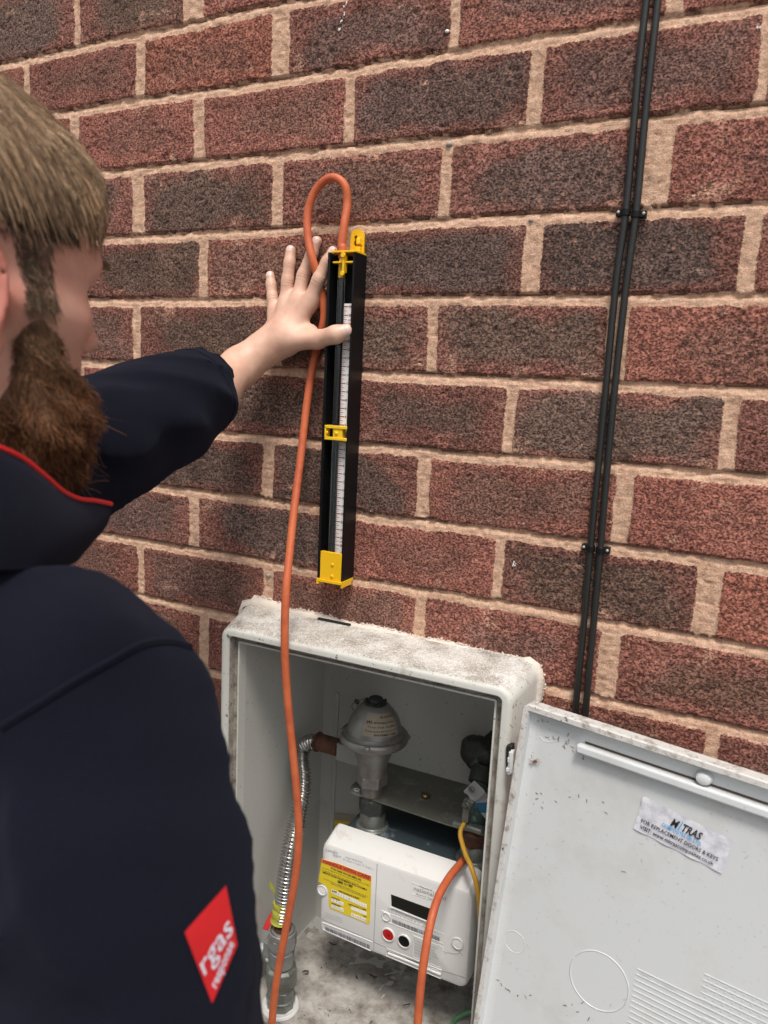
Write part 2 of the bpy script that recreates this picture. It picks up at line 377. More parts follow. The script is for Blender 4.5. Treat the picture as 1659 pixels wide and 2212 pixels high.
a = me.attributes.new('sd', 'FLOAT', 'POINT'); a.data.foreach_set('value', SD.astype(np.float32).ravel())
a = me.attributes.new('bcol', 'FLOAT_COLOR', 'POINT'); a.data.foreach_set('color', col4.ravel())
mw = mat('brick_and_mortar', (.3, .2, .15), .92); k = NT(mw)
mw.node_tree.nodes['Principled BSDF'].inputs['Specular IOR Level'].default_value = .25
sd = k.n('ShaderNodeAttribute'); sd.attribute_name = 'sd'; bc = k.n('ShaderNodeAttribute'); bc.attribute_name = 'bcol'
nE = k.math('ADD', k.math('MULTIPLY', k.noise(420, 3, .6), .6), k.math('MULTIPLY', k.noise(110, 3, .6), .4))
e = k.math('ADD', sd.outputs['Fac'], k.math('MULTIPLY', k.math('SUBTRACT', nE, .5), .0085))
fac = k.math('MULTIPLY_ADD', e, 900, .1, clamp=True)
n1 = k.noise(360, 3, .6, .3, sc=(1, 1, 1.3)); n2 = k.noise(140, 5, .7); n3 = k.noise(700, 2, .5)
bright = k.ramp(n1, [(.30, .30), (.47, .86), (.66, 1.6)])
cb = k.mix(1.0, bc.outputs['Color'], bright, 'MULTIPLY')
cb = k.mix(k.ramp(k.noise(260, 4, .7), [(.58, 0.0), (.70, .65)]), cb, lin((196, 132, 104)).tolist())      # gritty sand-coloured specks in the face
pit_shade = k.ramp(k.noise(330, 2, .5, .5, sc=(1, 1, 1.4)), [(.30, 1.0), (.37, 0.0)])
cb = k.mix(k.math('MULTIPLY', pit_shade, .8), cb, (.03, .017, .014))  # dark flecks painted in for the shade of small holes
cm = k.ramp(n2, [(.28, lin((168, 132, 110)).tolist()), (.5, lin((204, 166, 141)).tolist()), (.72, lin((220, 188, 163)).tolist())])
cm = k.mix(1.0, cm, k.ramp(n3, [(.3, .74), (.6, 1.12)]), 'MULTIPLY'); cm = k.mix(k.ramp(k.noise(60, 4, .7, sc=(.4, 1, 1.8)), [(.62, 0.0), (.74, .3)]), cm, lin((120, 92, 74)).tolist())
k.color(k.mix(fac, cm, cb))
hb = k.math('MULTIPLY', k.ramp(n1, [(.28, 0.0), (.52, 1.0)]), 1)
hm = k.math('ADD', k.math('MULTIPLY', k.noise(480, 4, .7), .6), k.math('MULTIPLY', k.noise(150, 3, .6, sc=(.5, 1, 1.4)), .4))
hh = k.n('ShaderNodeMix', data_type='FLOAT'); k.l(fac, hh.inputs[0]); k.l(hm, hh.inputs[2]); k.l(hb, hh.inputs[3])
k.bump(hh.outputs[0], 1.0, .0020)
me.materials.append(mw)
wall = bpy.data.objects.new('brick_wall', me); col.objects.link(wall)
tag(wall, 'rough pitted red and purple brick wall with sandy mortar joints filling the background', 'wall')

mpb = mat('pebble', (.30, .29, .27), .6); mpt = mat('white_splash', (.75, .75, .73), .6)
for px, py, r_, m_ in ((970, 312, .0032, mpb), (1147, 476, .0025, mpb), (580, 1243, .0034, mpb), (1131, 1131, .0022, mpb), (966, 68, .0024, mpt)):
    c0 = at(px, py, .0015); b = MB(); b.sphere(c0, r_, 7, sc=(1.15, .9, .85)); b.build('pebble', m_, wall)
b = MB(); rs_ = np.random.default_rng(2)
for px, py, n_ in ((748, 8, 3), (744, 30, 4), (738, 44, 3), (733, 62, 4), (1112, 1218, 5), (800, 1105, 1), (1640, 60, 2)):
    for i in range(n_):
        c0 = at(px+rs_.normal()*2.2, py+rs_.normal()*3.5, -.0005); b.sphere(c0, .0004+.0007*rs_.random(), 5, sc=(1, .8, 1.5))
b.build('white_splashes', mpt, wall)
# ------------------------------------------------------------------ meter cabinet
cab = empty('meter_cabinet', (.41, -.04, -1.44))
tag(cab, 'weathered white glass-fibre utility cabinet with its door hanging open, set into the brick wall', 'utility cabinet')
FY = -.085
def lerp(a, b, t): return a+(b-a)*t
def cabring(inset, y, r, t=None):
    t = max(0, min(1, y/FY)) if t is None else t
    x0 = lerp(.1886, .2165, t)+inset; x1 = lerp(.6127, .6045, t)-inset; z1 = lerp(-.8525, -.859, t)-inset; z0 = lerp(-1.452, -1.445, t)+inset
    return [(x, y, z) for x, z in rrect(x0, x1, z0, z1, max(r-inset, .002), 6)]
b = MB()
b.rings([cabring(0, .012, .02, 0), cabring(0, 0, .02), cabring(0, -.03, .019), cabring(0, -.0795, .018), cabring(.0012, -.0825, .018), cabring(.0035, -.0846, .018), cabring(.006, FY, .018, 1),
         cabring(.0105, FY, .018, 1), cabring(.0118, -.0838, .018, 1), cabring(.0124, -.082, .018, 1)], 0, False, False)
b.rings([cabring(.0124, -.082, .018, 1), cabring(.0124, -.071, .018, 1), cabring(.0200, -.0705, .014, 1)], 1, False, False)
b.rings([cabring(.0200, -.0705, .014, 1), cabring(.0200, -.0745, .014, 1), cabring(.0222, -.0745, .014, 1), cabring(.0225, -.060, .012, 1)], 2, False, False)
b.build('shell', [M['grp'], M['grp_dirty'], M['grp']], cab, 40)
b = MB()
inn = [cabring(.0225, -.060, .012, 1), cabring(.0235, .0, .012, 1), cabring(.025, .145, .012, 1)]
b.rings(inn, 0, False, False); b.add(inn[-1], [tuple(range(len(inn[-1])))], 0)
b.build('inner_liner', [M['grp_in']], cab, 40)
# floor of the cabinet, littered with dirt
b = MB(); nx_, ny_ = 70, 44
gx = np.linspace(.243, .578, nx_); gy = np.linspace(-.073, .143, ny_); GX, GY = np.meshgrid(gx, gy, indexing='ij')
GZ = -1.4195+.0022*fbm(GX, GY, .03, 3, 5)+.0015*fbm(GX, GY, .008, 2, 6)
vs = np.stack([GX, GY, GZ], -1).reshape(-1, 3); fs = [(i*ny_+j, (i+1)*ny_+j, (i+1)*ny_+j+1, i*ny_+j+1) for i in range(nx_-1) for j in range(ny_-1)]
b.add(vs, fs); b.build('dirty_base', M['grp_floor'], cab)
# raised strip in the back corner and yellow sticker on the back
b = MB(); b.box((.262, .1415, -1.40), (.270, .1455, -1.02)); b.build('moulded_rib', M['grp_in'], cab, bevel=.0015)
b = MB(); w = [at(*c3(465, 1385), .144), at(*c3(760, 1440), .144), at(*c3(760, 1700), .144), at(*c3(465, 1600), .144)]
b.prism(w, (0, -.0012, 0)); st = b.build('back_sticker', M['yellow_lab'], cab, None); st['label'] = 'yellow sticker on the cabinet back behind the gas meter'
b = MB(); w = [at(*c3(465, 1380), .1425), at(*c3(760, 1436), .1425), at(*c3(760, 1492), .1425), at(*c3(465, 1462), .1425)]
b.prism(w, (0, -.0008, 0)); o = b.build('sticker_band', M['oldlabel'], st, None)
# sealant bead with ragged edge on the brick
b = MB()
path = [(.1870, -.95), (.1872, -.90), (.188, -.866), (.193, -.856), (.205, -.8515)]+[(.205+i*.0035, -.8512-.00006*i) for i in range(1, 111)]+[(.598, -.8555), (.609, -.860), (.6135, -.870), (.614, -.88)]+[(.614, -.88-.0035*i) for i in range(1, 30)]
P = [Vector((x, 0, z)) for x, z in path]
cc = []
for i in range(len(P)):
    t = (P[min(i+1, len(P)-1)]-P[max(i-1, 0)]).normalized(); nrm = Vector((-t.z, 0, t.x))*(1)
    if nrm.dot(P[i]-Vector((.4, 0, -1.15))) < 0: nrm = -nrm
    cc.append(nrm)
rg = np.random.default_rng(5)
for i in range(len(P)):       # profile across the bead
    o_ = .0038+.0014*math.sin(i*.23)+.0022*rg.random()
    if 4 < i < 20: o_ += .005
    if i > 112: o_ -= .001
    p, n_ = P[i], cc[i]
    r_ = [p-n_*.004+Vector((0, -.0015, 0)), p-n_*.002+Vector((0, -.0065-.001*rg.random(), 0)), p+n_*.0012+Vector((0, -.007, 0)), p+n_*(o_*.6)+Vector((0, -.0042-.001*rg.random(), 0)), p+n_*o_+Vector((0, -.0005, 0)), p+n_*(o_-.002)+Vector((0, .004, 0))]
    P[i] = r_
b.rings(P, 0, True, True)
for i in range(6, len(P)-1):    # torn whiskers of sealant on the brick face
    for q in range(2):
        if rg.random() < .45: continue
        n_ = cc[i]; e = P[i][4]; tdir = Vector((n_.z, 0, -n_.x)); base_ = e+tdir*(rg.random()-.5)*.004
        L_ = .0010+.0028*rg.random()**2; dv = (n_+tdir*(rg.random()-.5)*.9).normalized()*L_
        b.add([base_-tdir*.0009+Vector((0, -.0022, 0)), base_+tdir*.0009+Vector((0, -.0022, 0)), base_+dv+Vector((0, -.0016, 0)), base_-tdir*.0009+Vector((0, .003, 0)), base_+tdir*.0009+Vector((0, .003, 0))], [(0, 1, 2), (3, 2, 4), (0, 2, 3), (1, 4, 2)])
b.build('sealant_bead', M['seal'], cab, 60)
# solid dark strip painted as the shade of a crack between bead and shell
b = MB(); b.box((.316, -.0105, -.8530), (.364, -.0062, -.8508)); o = b.build('sealant_gap_shade', M['dark'], cab, None)

# ---------- door, hanging open to the right on its upper hinge
D0 = at(1130, 1518, -.100); DB = at(1020, 2212, -.132)
dv = (DB-D0).normalized()                       # down the hinge edge
ry = Vector(cf+(1659-W0/2)/F0*cr-(1690-H0/2)/F0*cu); c_ = Vector(CAM)
t = (D0-c_).dot(dv)/ry.dot(dv); da = (c_+ry*t-D0).normalized()   # along the top edge
dn = da.cross(dv).normalized()                  # normal
if dn.dot(c_-D0) < 0: dn = -dn
def door(a, d, n=0): return D0+da*a+dv*d+dn*n
def dpl(px, py, n=0):         # photograph point -> (a, d) on the door plane offset n
    r_ = Vector(cf+(px-W0/2)/F0*cr-(py-H0/2)/F0*cu); q_ = D0+dn*n; t_ = (q_-c_).dot(dn)/r_.dot(dn); p_ = c_+r_*t_-D0
    return p_.dot(da), p_.dot(dv)
DW, DH, DT = .378, .548, .020
dr = MB()
def dring(i, n, r): return [door(x, -z, n) for x, z in rrect(i, DW-i, -DH+i, -i, max(r-i, .0015), 5)]
dr.rings([dring(0, -.002, .008), dring(0, -.0175, .008), dring(.002, -.0195, .008)], 1, False, True)
dr.rings([dring(0, -.002, .008), dring(.0012, 0, .008), dring(.0062, 0, .008), dring(.0072, -.0015, .008)], 1, False, False)
dr.rings([dring(.0072, -.0015, .008), dring(.0085, -.009, .008), dring(.014, -.0115, .012), dring(.019, -.012, .016)], 0, False, True)
drm = dr.build('door', [M['door'], M['door_rim']], cab, 40); drm['label'] = 'open cabinet door showing its moulded inner face and a paper sticker'
PN = -.012
# grab rail under the top edge
a0, d0 = dpl(1246, 1606, -.004); b = MB()
def dbox(mb, a0, a1, d0, d1, n0, n1, mi=0):
    vs = [door(a, d, n) for n in (n0, n1) for a, d in ((a0, d0), (a1, d0), (a1, d1), (a0, d1))]
    mb.add(vs, [(0, 1, 2, 3), (7, 6, 5, 4), (0, 4, 5, 1), (1, 5, 6, 2), (2, 6, 7, 3), (3, 7, 4, 0)], mi)
dbox(b, a0, DW-.06, d0, d0+.0095, PN-.001, -.002); b.build('grab_rail', M['door'], drm, bevel=.0025, segs=3)
b = MB(); dbox(b, a0+.006, DW-.064, d0-.0022, d0-.0004, PN-.001, PN+.0007); b.build('rail_slot_shade', M['leaf'], drm, None)  # solid strip in the leaf brown, painted as the shade of the slit
a1, d1 = dpl(1520, 1682, -.006); b = MB()
b.rings([[door(a1+r_*math.cos(t), d1+r_*math.sin(t)*.8, n) for t in np.linspace(0, 2*math.pi, 20, endpoint=False)] for r_, n in ((.0085, PN-.001), (.0078, PN+.005), (.0062, PN+.0095), (.003, PN+.0105))], 0, False, True)
b.build('lock_boss', M['door'], drm, 50)
# moulded rings
def ringmark(px, py, r_, arc=(0, 360), w_=.0004, name='moulded_ring'):
    a_, d_ = dpl(px, py, PN); b = MB(); n_ = max(8, int((arc[1]-arc[0])/9))
    b.tube([door(a_+r_*math.cos(R(t)), d_+r_*math.sin(R(t)), PN) for t in np.linspace(arc[0], arc[1], n_)], w_, 6)
    return b.build(name, M['door'], drm, 60)
ringmark(829.5+282, 1474.7+560, .0118); ringmark(829.5+464, 1474.7+644, .0300, (-150, 200), .0006); ringmark(829.5+355, 1474.7+105, .0115, (10, 140)); ringmark(829.5+322, 1474.7+103, .0085, (170, 300), .0005)
# embossed table of lines and figures
def grid(px, py, w_, n_, step, txt, name, dots=False):
    a_, d_ = dpl(px, py, PN); b = MB()
    for i in range(n_):
        dbox(b, a_, a_+w_, d_+i*step, d_+i*step+.0006, PN-.0005, PN+.0006)
    for i, s in enumerate(txt):
        put_text(b, s, lambda u, v, i=i: door(a_+.004+u, d_+(i+1)*step-.0012-v, PN+.0006), step*.95, align='l')
    if dots:
        for i in range(5):
            for j in range(9): dbox(b, a_+.004+j*w_/9.6, a_+.0052+j*w_/9.6, d_+i*step+.0022, d_+i*step+.0032, PN-.0004, PN+.0006)
    b.build(name, M['door'], drm, 40)
grid(829.5+547, 1474.7+617, .076, 13, .0057, ['SMC 1 F 98393'], 'embossed_table')
grid(829.5+692, 1474.7+628, .074, 8, .0062, [], 'embossed_table', True)
a_, d_ = dpl(829.5+690, 1474.7+723, PN); b = MB()
b.tube([door(a_+x, d_+y, PN) for x, y in [(0, 0), (.028, 0), (.028, .012), (0, .012), (0, 0)]], .0006, 6)
put_text(b, 'ZV1', lambda u, v: door(a_+.003+u, d_+.0105-v, PN+.0006), .012); b.build('embossed_mark', M['door'], drm, 40)
# paper sticker
q = [dpl(*z6(*p), PN+.001) for p in ((1122, 490), (1507, 685), (1458, 824), (1077, 630))]
def stk(u, v, n=PN+.0008):       # u, v in 0..1, v up
    a_ = (1-v)*((1-u)*q[3][0]+u*q[2][0])+v*((1-u)*q[0][0]+u*q[1][0]); d_ = (1-v)*((1-u)*q[3][1]+u*q[2][1])+v*((1-u)*q[0][1]+u*q[1][1])
    return door(a_, d_, n)
b = MB(); N_, K_ = 24, 10
vs = [stk(i/N_, j/K_, PN+.0010+.00045*math.sin(i*.9+j)*math.cos(j*1.3)+(.0016 if (i == 0 and j > 7) else 0)) for i in range(N_+1) for j in range(K_+1)]
b.add(vs, [(i*(K_+1)+j, (i+1)*(K_+1)+j, (i+1)*(K_+1)+j+1, i*(K_+1)+j+1) for i in range(N_) for j in range(K_)])
lw = (stk(1, .5)-stk(0, .5)).length; lh = (stk(0, 1)-stk(0, 0)).length
def sline(s, u0, u1, v0, h, mi, bold=0.0, shear=0):
    put_text(b, s, lambda u, v: stk(u0+u/lw, v0+v/lh, PN+.0021), h, mi, width=(u1-u0)*lw, bold=bold, shear=shear)
sline('M', .355, .43, .60, .0115, 1, .02, .2); sline('i', .447, .462, .60, .0140, 2, .035, .2); sline('TRAS', .475, .690, .60, .0115, 1, .02, .2)
sline('COMPOSITES UK LTD.', .275, .725, .46, .0056, 2, .012)
sline('FOR REPLACEMENT DOORS & KEYS', .055, .925, .285, .0056, 1, .012)
sline('VISIT: www.mitrascomposites.co.uk', .065, .90, .110, .0056, 1, .012)
o = b.build('paper_sticker', [M['paper'], M['black_ink'], M['blue_ink']], drm, 60); o['label'] = 'white paper sticker about replacement doors and keys'
# hinge at the top of the door edge
b = MB(); hp = [at(829.5+262, 1474.7+y/2, -.093) for y in (275, 300, 330, 372)]
for (ya, yb, xa, xb, n0, n1, mi) in ((140, 205, -.5, 6, 0, .006, 1),):
    pass
def hbox(x0, x1, y0, y1, yd0, yd1, mi=0):
    p = [at(x0, y0, yd0), at(x1, y0, yd0), at(x1, y1, yd0), at(x0, y1, yd0)]; b.prism(p, (0, yd1-yd0, 0), mi)
hbox(1093, 1106, 1612, 1664, -.0885, -.078, 1)            # solid dark block, shade of the hinge recess put in as colour
hbox(1100, 1108.5, 1625, 1672, -.096, -.088); hbox(1096, 1104, 1637, 1648, -.0955, -.086); hbox(1092.5, 1104, 1660, 1668, -.0955, -.086)
b.lathe([(.0028, 0), (.0028, .0255)], at(1101, 1672, -.092), n=12)
b.build('hinge', [M['white'], M['dark']], cab, 40, bevel=.0006)
# debris caught on the moulding: strands of cobweb-like dirt
M['web'] = mat('cobweb_dirt', (.16, .12, .09), .9)
rg2 = np.random.default_rng(9)
for (px, py, n_, sp) in ((829.5+320, 1474.7+90, 9, .012), (829.5+395, 1474.7+125, 14, .009), (829.5+330, 1474.7+60, 8, .01), (829.5+297, 1474.7+150, 12, .007), (829.5+360, 1474.7+265, 3, .005), (829.5+430, 1474.7+170, 2, .004), (829.5+270, 1474.7+652, 8, .010), (829.5+420, 1474.7+700, 5, .012), (829.5+330, 1474.7+245, 5, .01), (829.5+530, 1474.7+412, 1, .003), (829.5+440, 1474.7+245, 5, .012)):
    a_, d_ = dpl(px, py, PN); b = MB()
    for i in range(n_):
        x, y = a_+rg2.normal()*sp, d_+rg2.normal()*sp*.5; th = rg2.random()*6.28; L_ = .0015+.004*rg2.random(); pts = []
        for s_ in range(5): pts.append(door(x, y, PN+.0004)); x += math.cos(th)*L_/4; y += math.sin(th)*L_/4; th += rg2.normal()*.6
        b.tube(pts, .00016+.00022*rg2.random(), 5)
    b.build('cobweb', M['web'], drm)
# dead spider on the door face
sp = empty('dead_spider', dpl and door(*dpl(829.5+327, 1474.7+168, PN), PN+.0015)); tag(sp, 'small curled dead brown spider clinging to the open cabinet door near its hinge', 'spider')
a_, d_ = dpl(829.5+327, 1474.7+168, PN); msp = mat('spider_brown', (.20, .085, .045), .7)
b = MB(); c0 = door(a_, d_, PN+.002); b.sphere(c0, .0014, 8, sc=(1, 1, 1)); b.sphere(door(a_+.0016, d_+.0006, PN+.002), .0010, 8)
for i in range(8):
    th = R(-70+i*20 if i < 4 else 100+(i-4)*22); L_ = .0052+.0012*(i % 3)
    pts = [door(a_+math.cos(th)*L_*s_+math.cos(th+1.4)*L_*.35*s_*s_, d_+math.sin(th)*L_*s_+math.sin(th+1.4)*L_*.35*s_*s_, PN+.002+.0016*math.sin(s_*3)) for s_ in (0, .25, .5, .75, 1)]
    b.tube(pts, [.0003, .0003, .00025, .0002, .0001], 5)
b.build('body', msp, sp)
# dry leaf scraps on the cabinet floor
lv = None
leaf_lbl = ['brown curled leaf scrap lying on the cabinet floor right of the shut-off valve', 'thin curled dark leaf stalk on the cabinet floor behind the gas meter corner', 'dark leaf sliver on the dirty cabinet floor under the meter', 'small curled black stalk on the cabinet floor beside the orange hose', 'tiny dark leaf crumb on the cabinet floor below the barcode label']
for i, (p_, L_, w_, th) in enumerate([(c6(780, 1610), .011, .0055, 1.1), (c6(1075, 1280), .012, .0025, .3), (c5(590, 1330), .013, .003, .3), (c5(905, 1575), .014, .0012, 1.2), (c5(450, 1335), .004, .003, 0)]):
    c0 = atz(*p_, -1.415); b = MB(); rr = []
    for s_ in np.linspace(0, 1, 8):
        wv = w_*math.sin(math.pi*min(max(s_, .06), .94)); x = (s_-.5)*L_; bend = .35*L_*(s_-.5)**2*4
        ctr = c0+Vector((math.cos(th)*x-math.sin(th)*bend, math.sin(th)*x+math.cos(th)*bend, .0016+.002*math.sin(s_*5))); sd_ = Vector((-math.sin(th), math.cos(th), 0))
        rr.append([ctr-sd_*wv/2+Vector((0, 0, .001)), ctr+Vector((0, 0, -.0006)), ctr+sd_*wv/2+Vector((0, 0, .0012)), ctr+Vector((0, 0, -.0001))])
    b.rings(rr); o = b.build('leaf_scrap', M['leaf'], None, 60); tag(o, leaf_lbl[i], 'leaf scrap', 'leaf scraps on the cabinet floor')

# ------------------------------------------------------------------ two black cables clipped to the wall
for ci, (pts, lab) in enumerate([([(1404, -60), (1393, 30), (1370, 260), (1352, 455), (1330, 620), (1303, 900), (1276, 1180), (1262, 1340), (1243, 1542)], 'left one of two thin black cables running down the brick wall'),
                                 ([(1428, -60), (1418, 30), (1393, 260), (1374, 460), (1350, 640), (1322, 900), (1297, 1185), (1283, 1340), (1264, 1556)], 'right one of two thin black cables running down the brick wall')]):
    ce = empty('cable', (.66, -.004, -.95)); tag(ce, lab, 'cable', 'black cables on the wall')
    w = [at(x, y, -.0045) for x, y in pts]; w[0] = w[0]+(w[0]-w[1])*8; w.append(w[-1]+Vector((0, .03, -.02))); w.append(w[-1]+Vector((0, .04, -.002)))
    b = MB(); b.tube(spline(w, 14), .0037, 14); b.build('sheath', M['cable'], ce, 60)
    for (x, y) in ((pts[3][0], 459 if ci == 0 else 463), (pts[6][0], 1184 if ci == 0 else 1188)):
        p = at(x, y, -.0045); b = MB(); s_ = -1 if ci == 0 else 1
        if ci == 0 and y > 1000: s_ = -1
        b.rings([[p+Vector((.0050*math.cos(t), .0050*math.sin(t), z)) for t in np.linspace(0, 2*math.pi, 18, endpoint=False)] for z in (-.0036, .0036)], 0)
        b.box((p.x+(s_*.0065)-.0035, p.y-.0012, p.z-.0034), (p.x+(s_*.0065)+.0035, .004, p.z+.0034)); cl = b.build('cable_clip', M['blackp'], ce, 40, bevel=.0006)
        b = MB(); b.lathe([(.0015, 0), (.0017, .0004), (.0012, .0009), (.0003, .0011)], p+Vector((s_*.0075, -.0012, .0004)), (0, -1, .15), 14); b.build('nail_head', M['steel'], cl)
# ------------------------------------------------------------------ U-tube pressure gauge held against the wall
ga = empty('pressure_gauge', (.344, -.004, -.79)); tag(ga, 'long black water gauge with yellow fittings and a printed scale, held upright on the wall', 'pressure gauge')
GX0, GX1, GYF, GZT, GZB = .3255, .3618, -.0308, -.3925, -.7900
b = MB(); th = .0017
prof = [(GX0, -.001), (GX0, GYF), (GX0+.0032, GYF), (GX0+.0032, GYF+.0025), (GX0+th, GYF+.0025), (GX0+th, -.0040), (GX1-th, -.0040), (GX1-th, GYF+.001), (GX1-.0024, GYF), (GX1, GYF), (GX1, -.001)]
b.rings([[(x, y, z) for x, y in prof] for z in (GZB, GZT)], 0, True, True); b.build('channel', M['blackp'], ga, 30)
b = MB()
zt, zb = -.4500, -.7590
YS = -.0175; SX = at(741, 669, YS).x; b.box((SX, YS, zb), (.3600, YS+.0010, zt), 0); b.box((.3450, YS+.0010, zb), (.3480, -.0042, zt), 0)
zz30, zz30b = -.4536, -.7575
for i in range(0, 121):
    v = 30-i*.5; z = zz30+(zz30b-zz30)*i/120
    L_ = .0065 if v % 2 == 0 else (.0046 if v % 1 == 0 else .0030)
    if v % 1 != 0 : continue
    h_ = .00052 if v % 2 == 0 else .00030
    x0_ = SX+.0010
    b.add([(x0_, YS-.0003, z-h_), (x0_+L_, YS-.0003, z-h_), (x0_+L_, YS-.0003, z+h_), (x0_, YS-.0003, z+h_)], [(0, 1, 2, 3)], 1)
    zm = z+(zz30b-zz30)/120
    b.add([(x0_, YS-.0003, zm-.0002), (x0_+.0030, YS-.0003, zm-.0002), (x0_+.0030, YS-.0003, zm+.0002), (x0_, YS-.0003, zm+.0002)], [(0, 1, 2, 3)], 1)
    if v % 2 == 0:
        put_text(b, str(int(abs(v))), lambda u, w_, z=z: Vector((SX+.0082+u, YS-.0003, z-.0013+w_)), .0039, 1, bold=.03)
for z in (zz30-.0155, zz30b+.0155): put_text(b, 'mb', lambda u, w_, z=z: Vector((SX+.0076+u, YS-.0003, z-.0013+w_)), .0036, 1)
b.build('scale', [M['scale'], M['red_ink']], ga, None)
TX, TY = at(736, 647, -.0225).x, -.0225
b = MB(); b.tube([(TX, TY, -.405), (TX, TY, -.770), (TX+.002, TY, -.778), (.3440, -.0120, -.782), (.3515, -.0075, -.778), (.3535, -.0075, -.770), (.3535, -.0075, -.405)], .0045, 16)
b.build('u_tube', M['glass'], ga, 60)
b = MB(); b.tube([(TX, TY, -.60), (TX, TY, -.770), (TX+.002, TY, -.778), (.3440, -.0120, -.782), (.3515, -.0075, -.778), (.3535, -.0075, -.770), (.3535, -.0075, -.60)], .0028, 12)
b.build('water', mat('water', (.9, .95, .95), .02, 0, Transmission_Weight=1.0, IOR=1.33), ga, 60)
# top fitting
b = MB(); b.box((GX0+.004, GYF-.0006, -.3930), (GX1+.0006, -.0030, -.3908)); b.box((GX0+.006, GYF+.001, -.4048), (GX1-th-.0003, GYF+.010, -.4028))
b.lathe([(.0030, 0), (.0030, .003)], (.3475, GYF-.001, -.3965), (0, -1, 0), 16); b.lathe([(.0028, 0), (.0028, .0025)], (.3472, GYF-.001, -.4172), (0, -1, 0), 16)
b.box((.3462, GYF-.0022, -.4160), (.3488, GYF+.0060, -.3960))
b.lathe([(.0040, 0), (.0040, .014), (.0048, .016), (.0048, .018), (.0036, .020), (.0036, .028)], (TX, TY, -.4210), (0, 0, 1), 16)
b.lathe([(.0040, 0), (.0040, .010), (.005, .012), (.005, .025)], (.3535, -.0075, -.4180), (0, 0, 1), 16)
b.build('top_fitting', M['yellow'], ga, 40, bevel=.0004)
# hanging tab with keyhole
b = MB(); cx, cz, r_ = .3505, -.3715, .0092; outer = [(cx+r_, -.392), ]+[(cx+r_*math.cos(t), cz+r_*math.sin(t)) for t in np.linspace(0, math.pi, 15)]+[(cx-r_, -.392)]
key = [(cx-.0020+.0022*math.cos(t), -.3720+.0026*math.sin(t)) for t in np.linspace(-1.0, math.pi+1.0, 12)]+[(cx-.0020+.0026*math.cos(t), -.3785+.0032*math.sin(t)) for t in np.linspace(math.pi-.7, 2*math.pi+.7, 12)]
bm = bmesh.new()
def loop(pts): 
    vs = [bm.verts.new((x, -.0045, z)) for x, z in pts]; return [bm.edges.new((vs[i], vs[(i+1) % len(vs)])) for i in range(len(vs))]
e_ = loop(outer)+loop(key); bmesh.ops.triangle_fill(bm, edges=e_, use_beauty=True)
inside = [f for f in bm.faces if (lambda c: (c.x-cx+.002)**2+(c.z+.372)**2 < .0021**2 or (c.x-cx+.002)**2+(c.z+.3785)**2 < .0025**2)(f.calc_center_median())]
bmesh.ops.delete(bm, geom=inside, context='FACES')
me_ = bpy.data.meshes.new('hanging_tab'); bm.to_mesh(me_); bm.free(); me_.materials.append(M['yellow'])
tb = bpy.data.objects.new('hanging_tab', me_); col.objects.link(tb); tb.parent = ga; tb.matrix_parent_inverse = Matrix.Translation(ga.location).inverted()
sm = tb.modifiers.new('solid', 'SOLIDIFY'); sm.thickness = .0026; sm.offset = 0
b = MB(); b.lathe([(.0032, 0), (.0032, .006), (.0026, .0075)], (.3545, -.0095, -.3805), (0, 0, 1), 14); b.box((.3515, -.012, -.3920), (.3578, -.005, -.3835)); b.box((.351, -.0085, -.3815), (.358, -.006, -.3785)); b.build('vent_plug', M['yellow'], ga, 40, bevel=.0005)
# sliding clip at zero
b = MB(); zc1 = at(*cg(345, 475), GYF).z; zc0 = at(*cg(345, 598), GYF).z; xa, xb = GX0+.0036, GX1-.0004; ya, yb = GYF-.0008, GYF+.010
b.box((xa, ya, zc1-.0020), (xb-.001, yb, zc1+.0016)); b.box((xa, ya, zc0-.0016), (xb-.001, yb, zc0+.0020))
b.box((xa, ya, zc0), (xa+.0022, yb, zc1)); b.box((xa+.0115, ya+.0012, zc0), (xb-.008, yb, zc1))
zm = (zc0+zc1)/2; b.lathe([(.0022, 0), (.0022, .0010), (.0012, .0018)], (xa+.0165, ya+.0010, zm), (0, -1, 0), 14); b.lathe([(.0018, 0), (.0016, .0012)], (xa+.003, ya+.002, zm), (0, -1, 0), 12)
b.build('slider_clip', M['yellow_pale'], ga, 40, bevel=.0007)
# bottom fitting
b = MB(); zt_ = at(*cg(300, 1762), GYF).z
b.box((GX0+.0042, GYF-.0008, -.7900), (GX1-th-.0002, GYF+.004, zt_)); b.box((GX0+.0005, GYF-.0030, -.7940), (GX1+.0004, -.0020, -.7902)); b.box((GX0+.0005, GYF-.0030, -.7975), (GX0+.0035, -.0220, -.7936))
b.box((GX1-.0015, GYF-.0010, -.7985), (GX1+.0004, -.0060, -.7936))
for z in (-.7700, -.7850): b.lathe([(.0023, 0), (.0023, .0007), (.0013, .0015)], (.3475, GYF-.0007, z), (0, -1, 0), 14)
b.build('bottom_fitting', M['yellow'], ga, 40, bevel=.0008)

